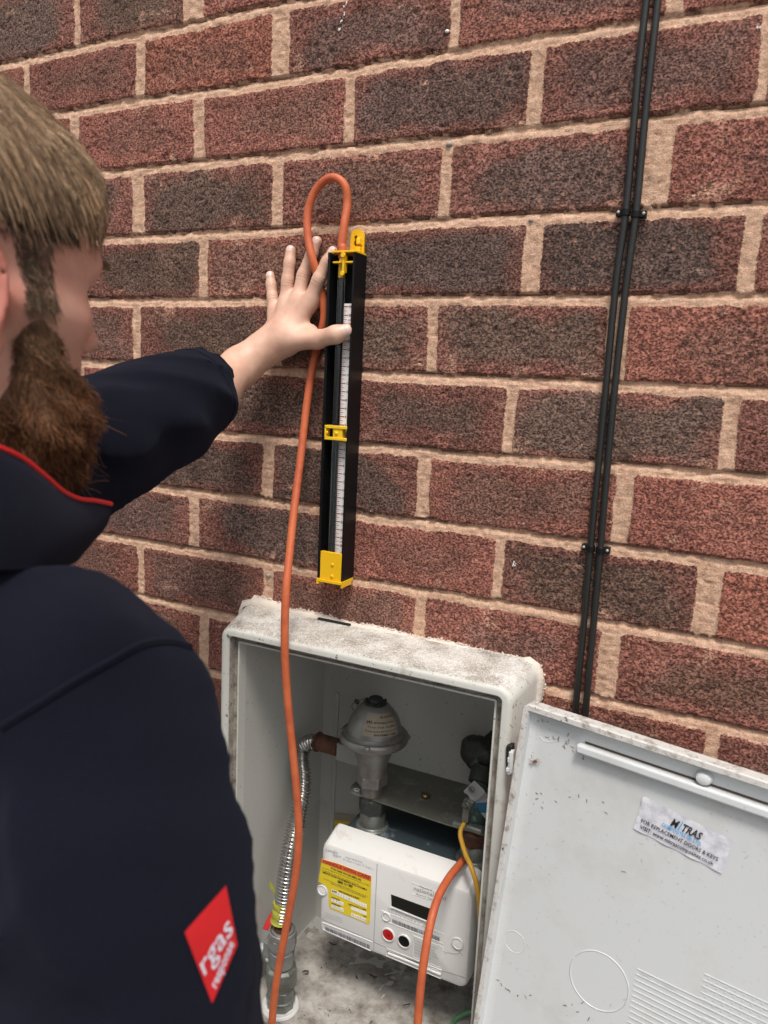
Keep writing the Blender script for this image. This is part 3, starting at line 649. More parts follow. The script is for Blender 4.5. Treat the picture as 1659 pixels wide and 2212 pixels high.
# ------------------------------------------------------------------ orange rubber hose: gauge -> past the hand -> below the cabinet -> back up to the meter
hp = [Vector((TX, TY, -.398)), Vector((TX, TY, -.386)), at(738, 530, -.022), at(743, 490, -.021), at(750, 440, -.016), at(745, 402, -.019), at(724, 384, -.021), at(700, 391, -.021), at(678, 418, -.021), at(665, 460, -.021), at(665, 508, -.023), at(675, 560, -.024), at(690, 612, -.016),
      at(700, 680, -.009), at(688, 740, -.0075), at(674, 800, -.012), at(662, 880, -.020), at(650, 985, -.033), at(636, 1095, -.055), at(626, 1190, -.075), at(618, 1275, -.093), at(615, 1370, -.0995), at(617, 1450, -.099), at(623, 1530, -.097),
      at(632, 1620, -.095), at(640, 1700, -.093), at(645, 1780, -.092), at(643, 1850, -.093), at(634, 1920, -.096), at(617, 2010, -.10), at(602, 2090, -.103), at(592, 2160, -.105), at(586, 2230, -.107)]
tail = [at(896, 2300, -.116), at(902, 2212, -.113), at(909, 2130, -.110), at(918, 2060, -.104), at(931, 1990, -.088), at(948, 1935, -.060), at(972, 1893, -.024), at(993, 1868, .006), at(1006, 1853, .022)]
mid = [hp[-1]+Vector((-.006, -.008, -.20)), Vector((.31, -.15, -1.80)), Vector((.41, -.18, -1.95)), Vector((.51, -.16, -1.80)), tail[0]+Vector((.004, -.01, -.22))]
b = MB(); b.tube(spline(hp+mid+tail, 10), .00495, 16)
tag(b.build('rubber_hose', M['rubber'], None, 60), 'orange rubber hose looping from gauge top past the hand and back to the gas meter', 'hose')

# ------------------------------------------------------------------ gas meter
gm = empty('gas_meter', (.438, .04, -1.31)); tag(gm, 'white-fronted gas meter with yellow warning label hanging inside the cabinet', 'gas meter')
def mring(x0, x1, z0, z1, y, r_): return [(x, y, z) for x, z in rrect(x0, x1, z0, z1, r_, 6)]
b = MB()
b.rings([mring(.340, .5525, -1.306, -1.160, .030, .006), mring(.338, .5535, -1.307, -1.157, .027, .006), mring(.336, .5535, -1.310, -1.1585, .0235, .008), mring(.3300, .5515, -1.3135, -1.1745, .0045, .010), mring(.3312, .5497, -1.3125, -1.1762, .0015, .010), mring(.3345, .5465, -1.3095, -1.1790, 0, .009)], 0, False, True)
mc = b.build('front_cover', M['meter'], gm, 28)
b = MB(); b.rings([mring(.345, .549, -1.318, -1.166, .029, .010), mring(.342, .552, -1.322, -1.164, .033, .012), mring(.342, .552, -1.322, -1.164, .118, .012), mring(.347, .547, -1.318, -1.170, .126, .010)], 0)
b.rings([mring(.340, .554, -1.31, -1.226, .082, .006), mring(.340, .554, -1.31, -1.226, .088, .006)], 0); b.build('meter_case', M['case'], gm, 35)
for (x, y) in ((.3791, .050), (.5312, .050)):
    b = MB(); b.lathe([(.024, -1.170), (.024, -1.163), (.0225, -1.1615), (.0200, -1.1612), (.0188, -1.160), (.0188, -1.139), (.0182, -1.138)], (x, y+.006, 0), n=36); o = b.build('inlet_collar', M['galv'], gm, 35)
    b = MB(); b.lathe([(.0212, 0), (.0216, .0006), (.0216, .0010), (.0212, .0015), (.0195, .001)], (x, y+.006, -1.1628), n=36); b.build('thread_ring', M['white'], o, 40)
def mf(px, py, y=-.0004): return at(*c5(px, py), y)
def quad(mb, pts, y, mi=0, d=-.0004): mb.prism([mf(*p, y) for p in pts], (0, d, 0), mi)
# seams and mouldings of the front
b = MB(); gs = mat('moulded_groove', (.40, .40, .40), .5)
quad(b, [(628, 335), (634, 335), (600, 1112), (595, 1110)], -.0002, 0, -.0002)
quad(b, [(120, 800), (595, 1003), (595, 1009), (120, 806)], -.0002, 0, -.0002); quad(b, [(600, 1012), (1190, 1262), (1190, 1268), (600, 1018)], -.0002, 0, -.0002); quad(b, [(1190, 1262), (1290, 1290), (1415, 1330), (1415, 1336), (1290, 1296), (1190, 1268)], -.0002, 0, -.0002)
b.build('cover_seams', gs, mc, None)
def frame(name, pts, w_=.0007, par=None):
    b = MB(); P_ = [mf(*p, -.0002) for p in pts]; b.tube(P_+[P_[0], P_[1]], w_, 6); return b.build(name, M['white'], par or mc, 60)
frame('label_frame', [(155, 845), (590, 1015), (575, 1092), (160, 905)]); frame('slot_frame', [(712, 1068), (1192, 1262), (1185, 1335), (712, 1135)]); frame('name_frame', [(932, 498), (1175, 590), (1160, 668), (928, 596)], .0004)
frame('barcode_frame', [(672, 742), (1210, 945), (1205, 1030), (668, 820)], .0005); frame('notice_frame', [(948, 962), (1205, 1062), (1195, 1245), (942, 1145)], .0005)
b = MB(); P_ = [mf(725, 1112, -.001), mf(995, 1215, -.001)]; b.tube([P_[0], P_[0].lerp(P_[1], .5), mf(1185, 1300, -.001)], .0017, 10); b.build('card_slot_lip', M['white'], mc, 60)
b = MB(); quad(b, [(718, 1094), (990, 1195), (1000, 1204), (720, 1104)], -.0002); b.build('card_slot', M['dark'], mc, None)
# yellow warning label
b = MB(); lab = [(150, 290), (300, 335), (450, 392), (570, 438), (582, 450), (566, 855), (552, 860), (222, 722), (210, 700), (205, 560), (180, 525), (118, 488)]
quad(b, lab, -.0003, 0, -.0003)
quad(b, [(147, 293), (300, 338), (578, 441), (576, 488), (300, 383), (140, 322)], -.0006, 1, -.0002)
# local label frame: u along text, v up
L0, L1, L2 = mf(120, 800, -.0011), mf(570, 980, -.0011), mf(140, 295, -.0011)
ux = (mf(575, 447, -.0011)-mf(145, 300, -.0011)).normalized(); ux.y = 0; vz = Vector((0, 0, 1))
def mtext(mb, s, p0, p1, h, mi, bold=0.0, y=-.0011, shear=0.0):
    a, c = mf(*p0, y), mf(*p1, y); d = c-a; L_ = d.length; u_ = d/L_
    put_text(mb, s, lambda u, v: a+u_*u+Vector((0, 0, v)), h, mi, width=L_, bold=bold, shear=shear)
mtext(b, 'HANDLE WITH CARE', (160, 322), (566, 470), .0060, 2, .03)
for s, p0, p1, h, bd in (('IF YOU THINK YOU CAN SMELL GAS', (225, 380), (490, 483), .0040, .03), ('Turn off the supply at the meter valve. Open doors and windows. Do NOT', (150, 370), (562, 530), .0026, 0), ('use naked flames. Do NOT turn switches on or off.', (140, 386), (470, 520), .0026, 0),
                         ('IMMEDIATELY CONTACT THE GAS EMERGENCY SERVICE. THE NUMBER IS', (155, 412), (540, 568), .0034, .03), ('0800 111 999', (285, 498), (415, 548), .0058, .03), ('Do NOT reopen the supply until remedial action has been taken by a', (165, 468), (545, 625), .0026, 0),
                         ('competent person to prevent gas escaping again.', (225, 508), (530, 632), .0026, 0), ('METER EXCHANGE AND LD. BELOW', (295, 578), (475, 646), .0036, .03), ('OLD METER', (235, 575), (280, 592), .0034, .03), ('NEW METER INDEX', (232, 632), (305, 660), .0034, .03), ('IF METER HAVE VERT. I.D. NUMBER', (380, 692), (535, 745), .0032, .03),
                         ('NEW METER NUMBER', (232, 685), (310, 713), .0034, .03), ('DATE', (510, 795), (535, 803), .0032, .03)):
    mtext(b, s, p0, p1, h, 3, bd)
def boxes(p0, p1, hgt, n_):
    for i in range(n_):
        a = [p0[0]+(p1[0]-p0[0])*(i+.04)/n_, p0[1]+(p1[1]-p0[1])*(i+.04)/n_]; c = [p0[0]+(p1[0]-p0[0])*(i+.90)/n_, p0[1]+(p1[1]-p0[1])*(i+.90)/n_]
        quad(b, [(a[0], a[1]), (c[0], c[1]), (c[0], c[1]+hgt), (a[0], a[1]+hgt)], -.0007, 4, -.0002)
boxes((232, 555), (542, 690), 33, 14); boxes((232, 632), (342, 675), 28, 5); boxes((232, 684), (342, 727), 28, 5); boxes((404, 760), (538, 815), 30, 6); quad(b, [(404, 705), (538, 755), (538, 785), (404, 732)], -.0007, 4, -.0002)
wl = b.build('warning_label', [M['yellow_lab'], M['orange_ink'], M['red_ink'], M['black_ink'], M['scale']], mc, None)
b = MB(); mtext(b, '4 7 3 1 7 1 R', (236, 583), (398, 655), .0045, 0); mtext(b, '0 7 4 1', (240, 655), (335, 697), .004, 0); mtext(b, '7 0 7 0 7', (238, 708), (335, 750), .004, 0); mtext(b, '2 1 0 5 0 8', (410, 788), (534, 838), .0042, 0); b.build('handwriting', M['grey_ink'], wl, None)
# printed texts of the cover
GI, BI = [M['grey_ink']], [mat('barcode_ink', (.16, .16, .19), .5)]
PR_ = {'maker_print': (('Landis', (180, 218), (285, 250), .0065, .0), ('Gyr+', (240, 262), (315, 290), .0075, 0), ('CREDIT METER TYPE', (350, 282), (500, 330), .0036, 0), ('20 mbar 6 m3/h', (330, 298), (490, 352), .0036, 0), ('V 1 2 dm3  >', (500, 352), (600, 392), .0046, 0)),
       'owner_print': (('Property of', (1000, 535), (1110, 575), .0042, .01), ('national grid', (945, 560), (1230, 655), .0082, .01), ('Electronic Token Meter', (970, 602), (1190, 678), .0036, .02)),
       'button_print': (('Press Button A until Value appears', (722, 730), (1120, 892), .0042, 0), ('then press Button B to update', (722, 750), (1100, 905), .0042, 0)),
       'card_print': (('To fit a card push', (185, 765), (320, 815), .003, 0), ('in fully as far as', (185, 782), (325, 832), .003, 0), ('it will go then hold', (185, 799), (325, 850), .003, 0)),
       'notice_print': (('Under the Gas Act', (955, 1003), (1150, 1080), .0042, 0), ('this meter must', (955, 1030), (1130, 1100), .0042, 0), ('not be moved. Any', (955, 1057), (1150, 1133), .0042, 0), ('tampering is a crime', (955, 1084), (1165, 1165), .0042, 0), ('or an offence', (955, 1111), (1100, 1170), .0042, 0))}
for nm_, rows_ in PR_.items():
    b = MB()
    for s, p0, p1, h, bd in rows_: mtext(b, s, p0, p1, h, 0, bd, y=-.0007)
    b.build(nm_, GI, mc, None)
for p0, p1, hgt, n_ in (((178, 882), (560, 1040), 36, 60), ((765, 815), (1165, 970), 34, 62)):
    i = 0; b = MB()
    while i < n_:
        w_ = rg.choice([.5, .5, .9, 1.3]); a = (p0[0]+(p1[0]-p0[0])*i/n_, p0[1]+(p1[1]-p0[1])*i/n_); c = (p0[0]+(p1[0]-p0[0])*(i+w_)/n_, p0[1]+(p1[1]-p0[1])*(i+w_)/n_)
        quad(b, [a, c, (c[0], c[1]+hgt), (a[0], a[1]+hgt)], -.0003, 0, -.0003); i += w_+rg.choice([.5, .6, .9])
    b.build('barcode', BI, mc, None)
# display window
b = MB(); quad(b, [(752, 600), (1135, 740), (1125, 850), (757, 700)], -.0002, 0, -.0004); dp = b.build('display_window', M['display'], mc, None)
b = MB(); P_ = [mf(752, 702, -.0004), mf(1125, 852, -.0004)]; b.prism([P_[0], P_[1], P_[1]+Vector((0, 0, -.0020)), P_[0]+Vector((0, 0, -.0020))], (0, -.0016, 0)); b.build('window_sill', M['white'], dp, None, bevel=.0005)
# buttons and seals
def disc(name, px, py, r_, m_, h_=.0015, ringr=None, par=None, y=-.0004):
    c0 = mf(px, py, y); root = None
    if ringr:
        b = MB(); b.lathe([(ringr, 0), (ringr, .0014), (ringr-.0007, .0019), (r_+.0003, .0017), (r_+.0001, 0)], c0, (0, -1, 0), 36); root = b.build(name+'_bezel', M['white'], mc, 50)
    b = MB(); b.lathe([(r_, -.001), (r_, h_*.6), (r_*.85, h_), (r_*.4, h_*1.05)], c0, (0, -1, 0), 32); o = b.build(name, m_, root or par or mc, 50); return o
disc('red_button', 728, 950, .0080, M['red_plastic'], .0012, .0100); disc('black_button', 866, 1007, .0080, M['blackp'], .0012, .0100)
disc('round_seal', 153, 562, .0062, M['grey_seal'] if 'grey_seal' in M else M['scale'], .0008, .0080); disc('round_seal', 1333, 1027, .0066, M['scale'], .0008, .0084); disc('round_seal', 712, 792, .0058, M['meter'], .0005, .0064)
# triangle and card pictogram
b = MB(); mtext(b, 'A', (714, 960), (742, 972), .005, 0, y=-.0022); b.build('button_letter', mat('dark_red_ink', (.2, .01, .01), .5), mc, None)
b = MB(); P_ = [mf(1100, 1243, -.0002), mf(1155, 1262, -.0002), mf(1152, 1285, -.0002), mf(1098, 1266, -.0002)]; b.tube(P_+P_[:2], .0004, 6); P_ = [mf(1103, 1300, -.0002), mf(1148, 1316, -.0002), mf(1128, 1292, -.0002)]; b.tube(P_+P_[:2], .0004, 6); b.build('card_pictogram', M['white'], mc, 60)
# crack in the cover
b = MB(); b.tube([mf(x, y, -.0002) for x, y in ((1205, 1092), (1225, 1112), (1250, 1108), (1290, 1120), (1340, 1118), (1360, 1108), (1375, 1135))], .0003, 5); b.tube([mf(x, y, -.0002) for x, y in ((1340, 1118), (1352, 1090))], .0002, 5); b.build('cover_crack', mat('crack', (.25, .25, .25), .8), mc)

# ------------------------------------------------------------------ regulator
AX = Vector((.378, .050, 0))
rg_ = empty('gas_regulator', (AX.x, AX.y, -1.105)); tag(rg_, 'dull silver domed gas regulator with a paper label, standing above the meter', 'gas regulator')
DP = [(.0150, -.9770), (.0200, -.9800), (.0252, -.9860), (.0300, -.9925), (.0336, -.9990), (.0362, -1.0065), (.0380, -1.0160)]
b = MB(); b.lathe(list(reversed(DP)), AX, n=48, caps=True); dome = b.build('dome', M['regul'], rg_, 60)
b = MB(); b.lathe([(.0340, -1.0325), (.0450, -1.0320), (.0475, -1.0295), (.0482, -1.0255), (.0474, -1.0215), (.0455, -1.0200), (.0430, -1.0210), (.0405, -1.0192), (.0368, -1.0155)], AX, n=56, caps=False)
for t in (20, 140, 200, 285): 
    p = AX+Vector((.0455*math.cos(R(t)), .0455*math.sin(R(t)), -1.0230)); b.sphere(p, .0052, 8, sc=(1, 1, .8))
b.build('flange', M['regul'], rg_, 60)
b = MB(); b.lathe([(.0195, -1.083), (.0208, -1.081), (.0212, -1.066), (.0222, -1.060), (.0255, -1.050), (.0305, -1.040), (.0340, -1.0325)], AX, n=48)
b.box((.3268, AX.y-.0140, -1.0700), (.366, AX.y+.0140, -1.0440)); b.lathe([(.0222, -1.0965), (.0222, -1.0815)], AX, n=6, ph=R(20)); b.lathe([(.0150, -1.1130), (.0150, -1.0960)], AX, n=24); b.build('body', M['regul'], rg_, 32, bevel=.001)
b = MB(); b.lathe([(.0152, -.9815), (.0158, -.9795), (.0158, -.9765), (.0142, -.9750), (.0100, -.9745), (.0096, -.9700), (.0085, -.9690)], AX, n=36)
for t in range(0, 360, 45): b.box((AX.x+.0140*math.cos(R(t))-.0014, AX.y+.0140*math.sin(R(t))-.0014, -.9780), (AX.x+.0140*math.cos(R(t))+.0014, AX.y+.0140*math.sin(R(t))+.0014, -.9728))
b.build('cap', M['iron'], rg_, 40)
b = MB(); s0 = at(*c3(705, 175), .045); b.sphere(s0, .0042, 8, sc=(1, .5, .85))
b.tube(spline([at(*c3(780, 175), .045), at(*c3(800, 138), .045), at(*c3(765, 150), .045), s0], 6), .0004, 5); b.tube(spline([s0, at(*c3(658, 200), .045), at(*c3(652, 235), .045), at(*c3(672, 268), .045)], 6), .0004, 5); b.tube([s0, at(*c3(710, 240), .045)], .0004, 5)
b.build('seal_tag', M['iron'], rg_, 50)
azc = math.atan2(CAM[1]-AX.y, CAM[0]-AX.x)
def dome_pt(u, v, off=.0003):      # u, v in 0..1 over the label
    ang = azc-R(38)*1+R(84)*u+R(12); s_ = 1.5+(1-v)*3.9+.25*(u-.5); i = min(int(s_), 5); f = s_-i
    r_ = DP[i][0]*(1-f)+DP[i+1][0]*f+off; z = DP[i][1]*(1-f)+DP[i+1][1]*f+off*.4
    return Vector((AX.x+r_*math.cos(ang), AX.y+r_*math.sin(ang), z))
b = MB(); vs = [dome_pt(i/16, j/8) for i in range(17) for j in range(9)]; b.add(vs, [(i*9+j, (i+1)*9+j, (i+1)*9+j+1, i*9+j+1) for i in range(16) for j in range(8)])
for s, u0, u1, v0, h, bd in (('ABC CONTROLS', .48, .98, .80, .0034, .02), ('J42', .06, .24, .55, .0050, .03), ('METER REGULATOR No.', .28, .95, .56, .0032, .02), ('Pi max 75mb  Po 20mb', .14, .93, .36, .0034, .01), ('Q max 6m3/h BATCH No. 810', .06, .96, .18, .0032, .01), ('2nd FAMILY GAS', .30, .90, .04, .0032, .03)):
    put_text(b, s, lambda u, v: dome_pt(u0+u/.052, v0+v/.030, .0007), h, 1, width=(u1-u0)*.052, bold=bd)
o = b.build('label', [M['oldlabel'], M['black_ink']], dome, 60)
# ------------------------------------------------------------------ flexible hose + nipple
fx = empty('flexible_hose', (.294, -.04, -1.29)); tag(fx, 'silver corrugated flexible gas hose bending from the valve up to the regulator', 'flexible hose')
P_ = spline([at(609, 1985, -.040), at(614, 1945, -.038), at(620, 1890, -.032), at(630, 1825, -.018), at(644, 1765, .004), at(654, 1715, .022), at(655, 1672, .036), at(651, 1640, .044), at(655, 1614, .050), at(670, 1603, .050), at(686, 1603, .050)], 26)
L_ = [0]
for i in range(1, len(P_)): L_.append(L_[-1]+(P_[i]-P_[i-1]).length)
tot = L_[-1]; n_ = int(tot/.0006); PP, RR = [], []
for i in range(n_+1):
    s_ = tot*i/n_; j = min(max(np.searchsorted(L_, s_)-1, 0), len(P_)-2); f = (s_-L_[j])/max(L_[j+1]-L_[j], 1e-9); PP.append(P_[j].lerp(P_[j+1], f))
    RR.append(.0106+.0017*math.sin(2*math.pi*s_/.0044)+(.0012 if s_ < tot*.55 else 0))
b = MB(); b.tube(PP, RR, 20); b.build('corrugated_tube', M['chrome'], fx, 60)
b = MB(); a_ = at(683, 1603, .050); a_ = Vector((a_.x, .050, -1.0575)); c_2 = Vector((.3275, .050, -1.0575))
b.tube([a_, a_+Vector((.002, 0, 0)), a_+Vector((.0022, 0, 0)), a_+Vector((.0045, 0, 0)), a_+Vector((.0047, 0, 0)), c_2+Vector((-.004, 0, 0)), c_2+Vector((-.0035, 0, 0)), c_2], [.0125, .0140, .0145, .0145, .0125, .0125, .0115, .0115], 28); b.build('rusty_nipple', M['rust'], fx, 40)
b = MB(); q0, q1 = at(*c6(488, 760), -.040), at(*c6(462, 985), -.041); n_ = 12
b.tube([q0.lerp(q1, i/n_) for i in range(n_+1)], [.0112+.0016*rg.random() for i in range(n_)]+[.0135], 18)
c0 = at(*c6(365, 560), -.036); b.add([c0+Vector((-.004, 0, .006)), c0+Vector((.001, 0, .002)), c0+Vector((.006, .001, -.012)), c0+Vector((.004, .001, -.014)), c0+Vector((-.004, 0, -.004))], [(0, 1, 2, 3, 4)])
b.build('yellow_tape', M['tape'], fx, 50)
# ------------------------------------------------------------------ shut-off valve
va = empty('gas_valve', (.2945, -.04, -1.418)); tag(va, 'grey brass gas shut-off valve with red lever at the lower left of the cabinet', 'gas valve')
AV = (.2945, -.04, 0)
b = MB(); b.lathe([(.0150, -1.300), (.0175, -1.2960), (.0190, -1.2975), (.0195, -1.303), (.0195, -1.3050)], AV, n=40, caps=False); b.lathe([(.0205, -1.3050), (.0205, -1.3200)], AV, n=8); b.lathe([(.0185, -1.3200), (.0172, -1.3230), (.0172, -1.3500)], AV, n=36)
b.lathe([(.0110, -1.312), (.0150, -1.300), (.0155, -1.2965)], AV, n=36)
for z in (-1.3245, -1.329): b.lathe([(.0170, z), (.0184, z+.0012), (.0170, z+.0024)], AV, n=36)
b.box((.268, -.048, -1.344), (.285, -.032, -1.322)); b.build('body', M['steel'], va, 35, bevel=.0007)
b = MB(); b.lathe([(.0175, -1.352), (.0222, -1.3560), (.0225, -1.3780), (.0190, -1.3850)], AV, n=8, ph=.3); b.build('union_nut', M['galv'], va, 30, bevel=.001)
b = MB(); b.lathe([(.0195, -1.3850), (.0198, -1.3900), (.0198, -1.4170)], AV, n=8, ph=.1); b.lathe([(.0190, -1.3995), (.0206, -1.400), (.0206, -1.402), (.019, -1.4025)], AV, n=36); b.build('lower_nut', M['galv'], va, 30, bevel=.001)
b = MB(); b.lathe([(.0265, -1.4190), (.0265, -1.4150), (.0250, -1.4135), (.0235, -1.4145), (.0200, -1.4150)], AV, n=40); b.build('floor_collar', M['white'], va, 50)
b = MB(); b.tube([Vector((.2945, -.04, -1.312)), Vector((.2942, -.04, -1.292))], .0118, 24); b.build('rusty_stub', M['rust'], va, 50)
hs_ = at(*c6(240, 1310), -.040)
b = MB(); b.tube([hs_+Vector((.018, 0, -.004)), hs_], .0040, 14); b.tube([hs_+Vector((.006, 0, 0)), hs_+Vector((-.001, 0, 0))], .0068, 18); b.sphere(hs_+Vector((-.002, 0, 0)), .0062, 10, sc=(.6, 1, 1)); b.sphere(at(*c6(318, 1440), -.044), .004, 8)
b.build('spindle', M['shiny'], va, 50)
b = MB(); h0, h1, h2 = at(*c6(255, 1240), -.036), at(*c6(300, 1080), -.026), at(*c6(375, 950), -.012)
def strap(mb, pts, w_, t_, mi=0):
    rr = []
    for i, p in enumerate(pts):
        d = (pts[min(i+1, len(pts)-1)]-pts[max(i-1, 0)]).normalized(); s_ = d.cross(Vector((0, -1, .2))).normalized()*w_/2; n__ = d.cross(s_).normalized()*t_/2
        rr.append([p-s_-n__, p+s_-n__, p+s_+n__, p-s_+n__])
    mb.rings(rr, mi)
strap(b, [h0+Vector((0, 0, -.012)), h0, h1], .011, .002); lv_ = b.build('lever', M['steel'], va, 35, bevel=.0005)
b = MB(); strap(b, [h1+Vector((.001, -.001, -.002)), h1.lerp(h2, .5), h2, h2+(h2-h1)*.6], .013, .0045); b.build('lever_grip', M['red_plastic'], lv_, 40, bevel=.0015, segs=3)
# ------------------------------------------------------------------ bracket plate over the meter
bp = empty('meter_bracket', (.44, .09, -1.115)); tag(bp, 'flat galvanised steel bracket plate between regulator and gas meter', 'bracket')
b = MB(); b.prism([(.351, .040, -1.1155), (.497, .0345, -1.1155), (.500, .0345, -1.1155), (.548, .036, -1.1155), (.552, .046, -1.1155), (.552, .147, -1.1155), (.350, .147, -1.1155), (.342, .060, -1.1155), (.345, .046, -1.1155)], (0, 0, .0022)); b.build('plate', M['plate'], bp, None, bevel=.0004)
b = MB(); b.box((.505, .0345, -1.1160), (.5465, .0480, -1.1075)); b.build('bracket_lug', M['galv'], bp, 35, bevel=.0025)
bo = atz(*c3(1450, 1215), -1.113); b = MB(); b.lathe([(.0050, 0), (.0066, .0030), (.0066, .0052), (.0050, .0070), (.0020, .0074)], Vector((bo.x, bo.y, -1.1132)), (.1, -.1, 1), 18)
b.box((bo.x-.006, bo.y-.001, -1.1064), (bo.x+.006, bo.y+.001, -1.1054)); b.build('slotted_screw', M['brass'], bp, 40)
lc = atz(*c3(705, 1135), -1.1130); b = MB(); b.tube([lc+Vector((.0045*math.cos(t), .003*math.sin(t), .0002)) for t in np.linspace(0, 6.28, 18)], .0006, 6); b.build('plate_hole_rim', M['shiny'], bp)
b = MB(); b.lathe([(.0215, -1.1390), (.0215, -1.1215), (.0195, -1.1175)], (.3795, .0560, 0), n=8, ph=.2); b.lathe([(.0130, -1.1260), (.0130, -1.1040)], (.3780, .0500, 0), n=24); b.build('inlet_union_nut', M['iron'], bp, 30, bevel=.001)
# ------------------------------------------------------------------ outlet pipework on the right
op = empty('outlet_pipe', (.531, .056, -1.16)); tag(op, 'dark outlet pipework with lobed collar and unions at the right side of the cabinet', 'pipework')
b = MB(); cw = at(*c4(745, 560), .105)
aw = Vector((-.30, -1, -.25)).normalized(); qr = Vector((0, 0, 1)).rotation_difference(aw); rr = []
for (r_, z) in ((.012, .0), (.024, .002), (.0262, .008), (.0262, .016), (.022, .022), (.013, .026)):
    rr.append([cw+qr @ Vector(((r_*(1+.10*abs(math.cos(3*t)))-.001)*math.cos(t), (r_*(1+.10*abs(math.cos(3*t)))-.001)*math.sin(t), z)) for t in np.linspace(0, 2*math.pi, 60, endpoint=False)])
b.rings(rr); b.tube([cw-aw*.035, cw+aw*.01], .012, 20); b.build('lobed_collar', M['iron'], op, 40)
pp = [cw+aw*.022, at(*c4(760, 800), .088), at(*c4(725, 930), .078), at(*c4(690, 1080), .070), at(*c4(650, 1300), .062), Vector((.533, .056, -1.100)), Vector((.531, .056, -1.125))]
b = MB(); b.tube(spline(pp, 8), .0105, 20); b.build('pipe', M['patina'], op, 50)
b = MB(); b.tube([at(*c4(762, 800), .088), at(*c4(758, 850), .086)], .0125, 24); d1_ = (pp[3]-pp[1]).normalized(); b.tube([pp[2]-d1_*.010, pp[2]-d1_*.009, pp[2]+d1_*.011, pp[2]+d1_*.012], [.014, .0158, .0158, .014], 28); b.build('coupling', M['iron'], op, 40)
b = MB(); b.sphere(at(*c4(600, 1565), .048), .0085, 10, sc=(1, .7, .8)); b.tube([at(*c4(540, 1590), .050), at(*c4(600, 1622), .046), at(*c4(660, 1600), .048)], .0028, 10); b.build('patina_elbow', M['patina'], op, 50)
b = MB(); b.lathe([(.0215, -1.1400), (.0218, -1.1370), (.0218, -1.1220), (.0190, -1.1190), (.0150, -1.1175)], (.5312, .056, 0), n=6, ph=.5); b.build('rusty_union_nut', M['rust'], op, 30, bevel=.001)
# ------------------------------------------------------------------ earth clamp
ec = empty('earth_clamp', at(*c4(600, 1300), .04)); tag(ec, 'shiny earthing clamp with slotted screws and blue tag on the outlet pipe', 'earth clamp')
EY = .036
def ep(px, py, y=EY): return at(*c4(px, py), y)
b = MB(); b.prism([ep(462, 1165), ep(612, 1015), ep(750, 1145), ep(770, 1180), ep(700, 1262), ep(600, 1335), ep(520, 1215), ep(475, 1190)], (0, .0018, 0)); b.prism([ep(700, 1262), ep(770, 1180), ep(850, 1250, EY+.01), ep(850, 1330, EY+.01), ep(620, 1335, EY+.002)], (0, .0015, 0)); b.build('clamp_plate', M['shiny'], ec, None, bevel=.0004)
b = MB(); b.prism([ep(622, 1335, EY+.001), ep(850, 1335, EY+.008), ep(850, 1480, EY+.012), ep(715, 1480, EY+.006)], (0, .001, 0)); b.build('blue_tag', M['bluelab'], ec, None)
b = MB(); b.prism([ep(715, 1482, EY+.004), ep(850, 1482, EY+.010), ep(850, 1640, EY+.012), ep(800, 1590, EY+.010)], (0, .001, 0)); b.build('strap_tail', M['shiny'], ec, None)
def screw(px, py, r_, par, tilt=(.25, -1, .2), y=EY-.001):
    c0 = ep(px, py, y); b = MB(); ax = Vector(tilt).normalized(); b.lathe([(r_, 0), (r_*1.04, .0010), (r_*.9, .0026), (r_*.4, .0032)], c0, ax, 22); o = b.build('screw', M['galv'], par, 50)
    b = MB(); s_ = ax.cross(Vector((.8, 0, .6))).normalized(); t_ = ax.cross(s_).normalized(); p = c0+ax*.0032
    b.prism([p+s_*r_*.8+t_*.0005, p-s_*r_*.8+t_*.0005, p-s_*r_*.8-t_*.0005, p+s_*r_*.8-t_*.0005], ax*.0003); b.build('screw_slot', M['dark'], o, None)
screw(580, 1135, .0044, ec)
b = MB(); b.prism([ep(428, 1385, .030), ep(470, 1270, .030), ep(603, 1335, .030), ep(550, 1450, .030)], (0, .009, 0)); b.prism([ep(452, 1400, .029), ep(540, 1450, .029), ep(520, 1640, .033), ep(428, 1600, .033)], (0, .008, 0)); b.build('terminal_block', M['galv'], ec, 35, bevel=.0006)
screw(505, 1360, .0046, ec, y=.0295)
# ------------------------------------------------------------------ earth wires
b = MB(); b.tube(spline([ep(478, 1625, .033), ep(430, 1700, .028), ep(415, 1800, .022), ep(450, 1950, .012), ep(505, 2110, .0), at(1016, 1868, -.010), at(1028, 1905, -.018), at(1035, 1950, -.022), at(1038, 2010, -.022), at(1043, 2080, -.015), at(1052, 2160, 0), Vector((.558, .06, -1.40))], 10), .0031, 12)
tag(b.build('yellow_wire', M['ywire'], None, 60), 'yellow insulated earth wire running down from the earthing clamp beside the gas meter', 'wire')
b = MB(); b.tube(spline([atz(960, 2260, -1.412), atz(977, 2211, -1.4125), atz(990, 2197, -1.410), atz(1007, 2188, -1.405), atz(1030, 2183, -1.400), atz(1060, 2178, -1.395)], 8), .0032, 12)
tag(b.build('green_wire', M['gwire'], None, 60), 'short length of green wire lying on the cabinet floor at bottom right', 'wire')
